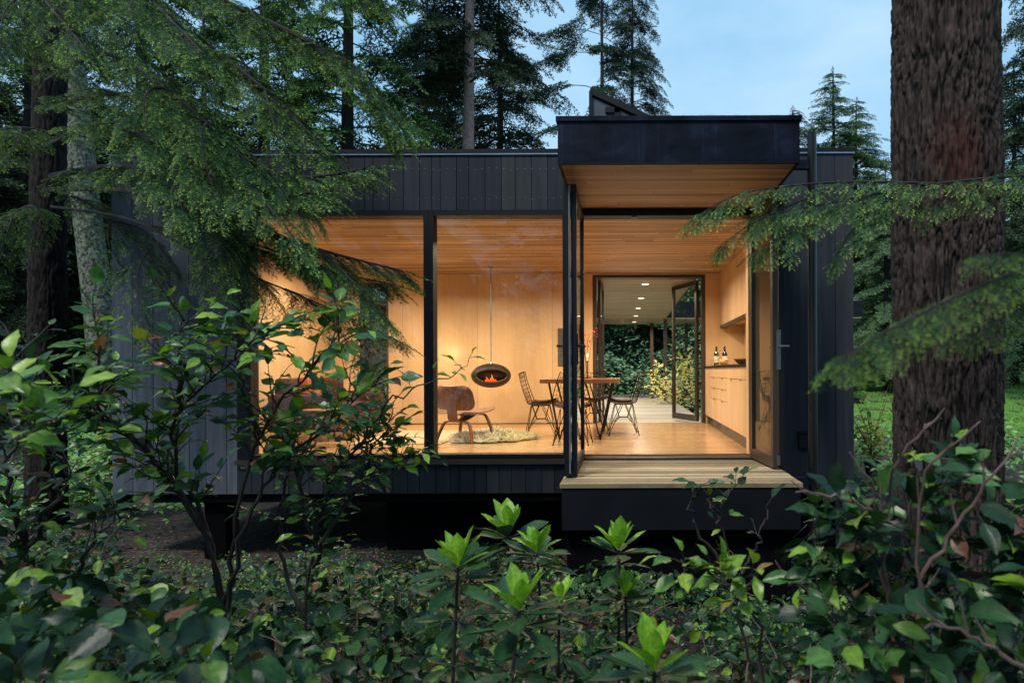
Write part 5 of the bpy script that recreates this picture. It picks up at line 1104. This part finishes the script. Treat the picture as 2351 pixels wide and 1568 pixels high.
twigs('pale_twigs', [G((1980, 1500, 1.9), (1900, 1420, 1.85), (1830, 1340, 1.8), (1770, 1330, 1.8)), G((1900, 1420, 1.85), (1930, 1520, 1.8), (1890, 1570, 1.8))], 'pale crooked twigs below the steel post')
# ---------------------------------------------------------------- rhododendrons
def rhodo(px, py, D_, lab, L=.098, seed=0, lean=0.0, lower=True):
    rr = random.Random(seed); c = P(px, py, D_); zb = gzf(c.x, c.y); H = c.z-zb; e = empty('rhododendron', (c.x-lean*.3, c.y, zb), 0, lab, 'rhododendron', 'rhododendrons with bright new leaves in the foreground'); e_l = Vector(e.location)
    top = c-e_l; st = MB(); st.tube([Vector((0, 0, -.05)), Vector((lean*.1, .02, H*.5)), top], [.009, .007, .0045], 8); nw = Spray(); od = Spray()
    for i in range(rr.choice((8, 10, 12))):
        a = i*2.4+rr.uniform(-.3, .3); el = R(rr.uniform(28, 60)) if i > 3 else R(rr.uniform(58, 78)); d = Vector((math.cos(a)*math.cos(el), math.sin(a)*math.cos(el), math.sin(el)))
        nw.add(top+d*.004, d, Vector((-math.cos(a)*1.0, -math.sin(a)*1.0, .35)), L*rr.uniform(.85, 1.25), rr.random())
    levels = [(.012, 9, 12, 1.15), (.05, 6, -6, 1.2)]+([(.19, 7, -8, 1.1), (.36, 5, -12, 1.0)] if lower else [])
    for dz, n_, el0, k in levels:
        if dz > H-.15: break
        f_ = 1-dz/H; cc = top*f_; cc.z = top.z-dz
        for i in range(n_):
            a = i*6.28/n_+rr.uniform(-.3, .3)+dz; el = R(el0+rr.uniform(-18, 14)); d = Vector((math.cos(a)*math.cos(el), math.sin(a)*math.cos(el), math.sin(el)))
            st.tube([cc, cc+d*.018], .0018, 4, False); od.add(cc+d*.016, d, Vector((rr.gauss(0, .2), rr.gauss(0, .2), 1)), L*k*rr.uniform(.85, 1.2), rr.random())
    st.build('stem', M['stem'], e, smooth=True); nw.bake('young_leaves', L_RH, M['rhnew'], e, 'rib', True); od.bake('old_leaves', L_RH, M['rhold'], e, 'rib', True)
for i, (px, py, D_, L, lean, lab) in enumerate([
 (1050, 1300, 2.5, .122, .12, 'rhododendron with a bright leaf fan, leftmost of the foreground row'),
 (1166, 1226, 2.9, .128, .02, 'rhododendron shoot left in the close pair before the black foundation'),
 (1232, 1268, 2.75, .108, -.10, 'rhododendron shoot right in the close pair before the black foundation'),
 (1420, 1262, 2.55, .100, .02, 'tall single stemmed rhododendron centred before the landing front'),
 (1190, 1400, 2.1, .118, .20, 'rhododendron with the broadest bright leaves below the close pair'),
 (1283, 1386, 2.5, .082, .06, 'small rhododendron shoot right of the broad leaved one'),
 (1434, 1366, 2.5, .078, -.05, 'small rhododendron shoot at the foot of the tall single stemmed one'),
 (1500, 1540, 1.75, .128, .05, 'big rhododendron rosette at the bottom edge right of centre')]):
    rhodo(px, py, D_, lab, L, 50+i, lean)
# ---------------------------------------------------------------- salal ground cover
r = np.random.default_rng(21); n = 30000
D_ = np.sqrt(r.uniform(1.25**2, 7.3**2, n)); px = r.uniform(-600, 2950, n); x = (px-1440)*D_/1567; y = D_+CAMY
tl_ = np.interp(D_, [1.3, 2, 3, 4, 5, 6.5, 7.3], [.34, .16, -.10, -.36, -.60, -.86, -.92]); tc_ = np.interp(D_, [1.3, 2, 3, 4, 5.3, 6.5, 7.3], [-.06, -.25, -.48, -.63, -.72, -.90, -1.0]); tr_ = np.interp(D_, [1.3, 2, 3, 4, 5, 6.5, 7.3], [.30, .12, -.25, -.52, -.74, -.86, -.8])
wl = sm((1050-px)/500); wr = sm((px-1750)/350); top = tc_*(1-wl-wr)+tl_*wl+tr_*wr
top = top+.10*np.sin(x*3.1+y*2.3)+.06*np.sin(x*7.7-y*5.1)+.04*np.sin(x*15+y*11); g0 = gz(x, y)
top = np.maximum(top, g0+.06); z = top-(r.uniform(0, 1, n)**1.6)*np.minimum(.34, top-g0)
keep = ~((x > -.62) & (x < 1.45) & (y > -1.75)) & ~((y > -.25) & (x > -5.3) & (x < 2.5)) & (((x > -4.9) & (x < -2.6) & (y > -1.3)) == False)
soilgap = (np.sin(x*2.2+1)*np.sin(y*2.7)+r.normal(0, .22, n)) > -.72; keep &= soilgap
x, y, z, D_ = x[keep], y[keep], z[keep], D_[keep]; n = len(x); a = r.uniform(0, 6.28, n)
szs = np.interp(D_, [1.3, 3, 5, 7], [.078, .080, .072, .064])*r.uniform(.45, 1.3, n)
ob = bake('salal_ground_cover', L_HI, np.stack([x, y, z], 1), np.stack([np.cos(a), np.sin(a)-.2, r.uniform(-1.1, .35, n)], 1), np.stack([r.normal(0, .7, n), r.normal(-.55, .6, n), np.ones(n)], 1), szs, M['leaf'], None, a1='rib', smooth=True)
tag(ob, 'dense salal leaves carpeting the ground in front of the cabin', 'ground cover', kind='stuff')
n2 = 26000; D2 = np.sqrt(r.uniform(1.9**2, 7.0**2, n2)); p2 = r.uniform(-300, 2700, n2); x2 = (p2-1440)*D2/1567; y2 = D2+CAMY; k2 = (np.sin(x2*2.7+2)*np.cos(y2*3.1)+r.normal(0, .3, n2) > .15) & ~((x2 > -.62) & (x2 < 1.45) & (y2 > -1.65)) & ~(y2 > -.3)
x2, y2, D2, p2 = x2[k2], y2[k2], D2[k2], p2[k2]; n2 = len(x2); g2 = gz(x2, y2); t2 = np.interp(D2, [1.9, 3, 4, 5.3, 6.5, 7], [-.2, -.40, -.56, -.66, -.86, -.9]); t2 = np.maximum(t2+.05*np.sin(x2*9+y2*6), g2+.05); z2 = t2-r.uniform(0, 1, n2)**1.5*np.minimum(.25, t2-g2); a = r.uniform(0, 6.28, n2)
ob = bake('small_leaved_cover', L_HI, np.stack([x2, y2, z2], 1), np.stack([np.cos(a), np.sin(a), r.uniform(-.8, .6, n2)], 1), np.stack([r.normal(0, .6, n2), r.normal(-.4, .6, n2), np.ones(n2)], 1), r.uniform(.018, .042, n2), M['leafmid'], None, a1='rib', smooth=True)
tag(ob, 'small leaved creeping plants among the salal', 'ground cover', kind='stuff')
tw = MB(); rr = random.Random(15)
for i in range(70):
    D0 = rr.uniform(1.9, 6.3); px_ = rr.uniform(-150, 2500); x_ = (px_-1440)*D0/1567; y_ = D0+CAMY
    if -.7 < x_ < 1.5 and y_ > -1.8: continue
    z_ = float(np.interp(D0, [1.9, 3, 4, 5.3, 6.5], [-.15, -.42, -.58, -.68, -.88]))+rr.uniform(-.04, .08); a_ = rr.uniform(0, 6.28); L_ = rr.uniform(.15, .5); p = Vector((x_, y_, z_)); q = [p]; d_ = Vector((math.cos(a_), math.sin(a_), rr.uniform(-.1, .9))).normalized()
    for k in range(6): d_ = (d_+Vector((rr.gauss(0, .2), rr.gauss(0, .2), rr.gauss(0, .15)-.04))).normalized(); q.append(q[-1]+d_*L_/6)
    tw.tube(q, [.0035-.0004*k for k in range(7)], 5)
    e_ = q[3]; d2 = (d_+Vector((rr.uniform(-1, 1), rr.uniform(-1, 1), .3))).normalized(); tw.tube([e_, e_+d2*L_*.2, e_+d2*L_*.35+Vector((0, 0, .01))], [.002, .0015, .001], 4)
tag(tw.build('dead_twigs', M['twig'], None, smooth=True), 'bare dead twigs poking out of the low leaves', 'twigs', kind='stuff')
# thin stems under the cover
st = MB(); rr = random.Random(5); idx = r.choice(n, 420, replace=False)
for i in idx:
    p = Vector((x[i], y[i], z[i])); q = Vector((x[i]+rr.uniform(-.15, .15), y[i]+rr.uniform(-.1, .1), gzf(x[i], y[i])-.02)); m_ = p.lerp(q, .5)+Vector((rr.uniform(-.06, .06), 0, 0)); st.tube([q, m_, p], [.004, .003, .0015], 4, False)
tag(st.build('cover_stems', M['stem'], None, smooth=True), 'thin brown stems under the salal leaves', 'stems', kind='stuff')
# leaf litter near
n = 9000; x = r.uniform(-7, 4, n); y = r.uniform(-5.5, 1.5, n); z = gz(x, y)+.01; a = r.uniform(0, 6.28, n)
ob = bake('leaf_litter', L_LO, np.stack([x, y, z], 1), np.stack([np.cos(a), np.sin(a), r.normal(0, .1, n)], 1), np.stack([r.normal(0, .3, n), r.normal(0, .3, n), np.ones(n)], 1), r.uniform(.02, .06, n), island('dead_leaves', [(0, (.05, .03, .022)), (.6, (.12, .07, .045)), (1, (.22, .16, .12))], .8), a1='rib'); tag(ob, 'brown fallen leaves on the soil', 'litter', kind='stuff')
# ---------------------------------------------------------------- yellow bush, potted maple, vines at the right
shrub('yellow_maple_bush', [G((1570, 960, 19), (1545, 900, 19), (1510, 850, 19)), G((1570, 960, 19), (1530, 910, 19), (1500, 880, 18.6)), G((1575, 960, 19), (1570, 880, 18.6), (1565, 830, 18.4)), G((1600, 960, 18), (1580, 900, 18), (1550, 870, 18)), G((1590, 960, 19), (1540, 930, 18), (1520, 900, 18)), G((1590, 965, 18), (1585, 900, 18), (1580, 840, 17.8))],
 'pale yellow leaved maple bush at the right edge of the rear deck', leaf=.17, tl=(.25, .6), step=.07, seed=40, mat='yel', t0=.2, lsp=.07, r0=.01, tpls=L_LO)
pt = empty('potted_maple', tuple(P(2002, 1094, 9.0)), 0, 'young yellowish maple in a grey pot between cabin end and big trunk', 'potted plant')
MB().lathe((0, 0, 0), [(.075, 0), (.105, .16), (.115, .165), (.115, .185), (.10, .185), (.098, .15), (.01, .148)], 24).build('pot', simple('grey_pot', (.05, .055, .06), .6), pt, smooth=True)
sp_ = Spray(); st = MB(); rr = random.Random(3)
for i in range(16):
    a = rr.uniform(0, 6.28); h = rr.uniform(.35, 1.25); q = [Vector((0, 0, .12)), Vector((.05*math.cos(a), .05*math.sin(a), h*.5)), Vector((.26*math.cos(a), .2*math.sin(a), h))]; st.tube(q, [.008, .005, .002], 5)
    for k in range(16):
        v_ = rr.uniform(.35, 1); p = q[0].lerp(q[1], v_*2) if v_ < .5 else q[1].lerp(q[2], v_*2-1); sp_.add(p+Vector((rr.gauss(0, .05), rr.gauss(0, .05), rr.gauss(0, .04))), Vector((rr.uniform(-1, 1), rr.uniform(-1, 1), rr.uniform(-.5, .2))), Vector((rr.gauss(0, .3), rr.gauss(-.3, .3), 1)), rr.uniform(.05, .10), rr.random())
st.build('stems', simple('red_stem', (.16, .05, .03), .6), pt, smooth=True); sp_.bake('leaves', L_HI, island('maple_leaves', [(0, (.16, .24, .04)), (.5, (.34, .34, .08)), (1, (.45, .32, .10))], .5, trans=.3), pt, 'rib')
print('verts', sum(len(o.data.vertices) for o in bpy.data.objects if o.type == 'MESH'))
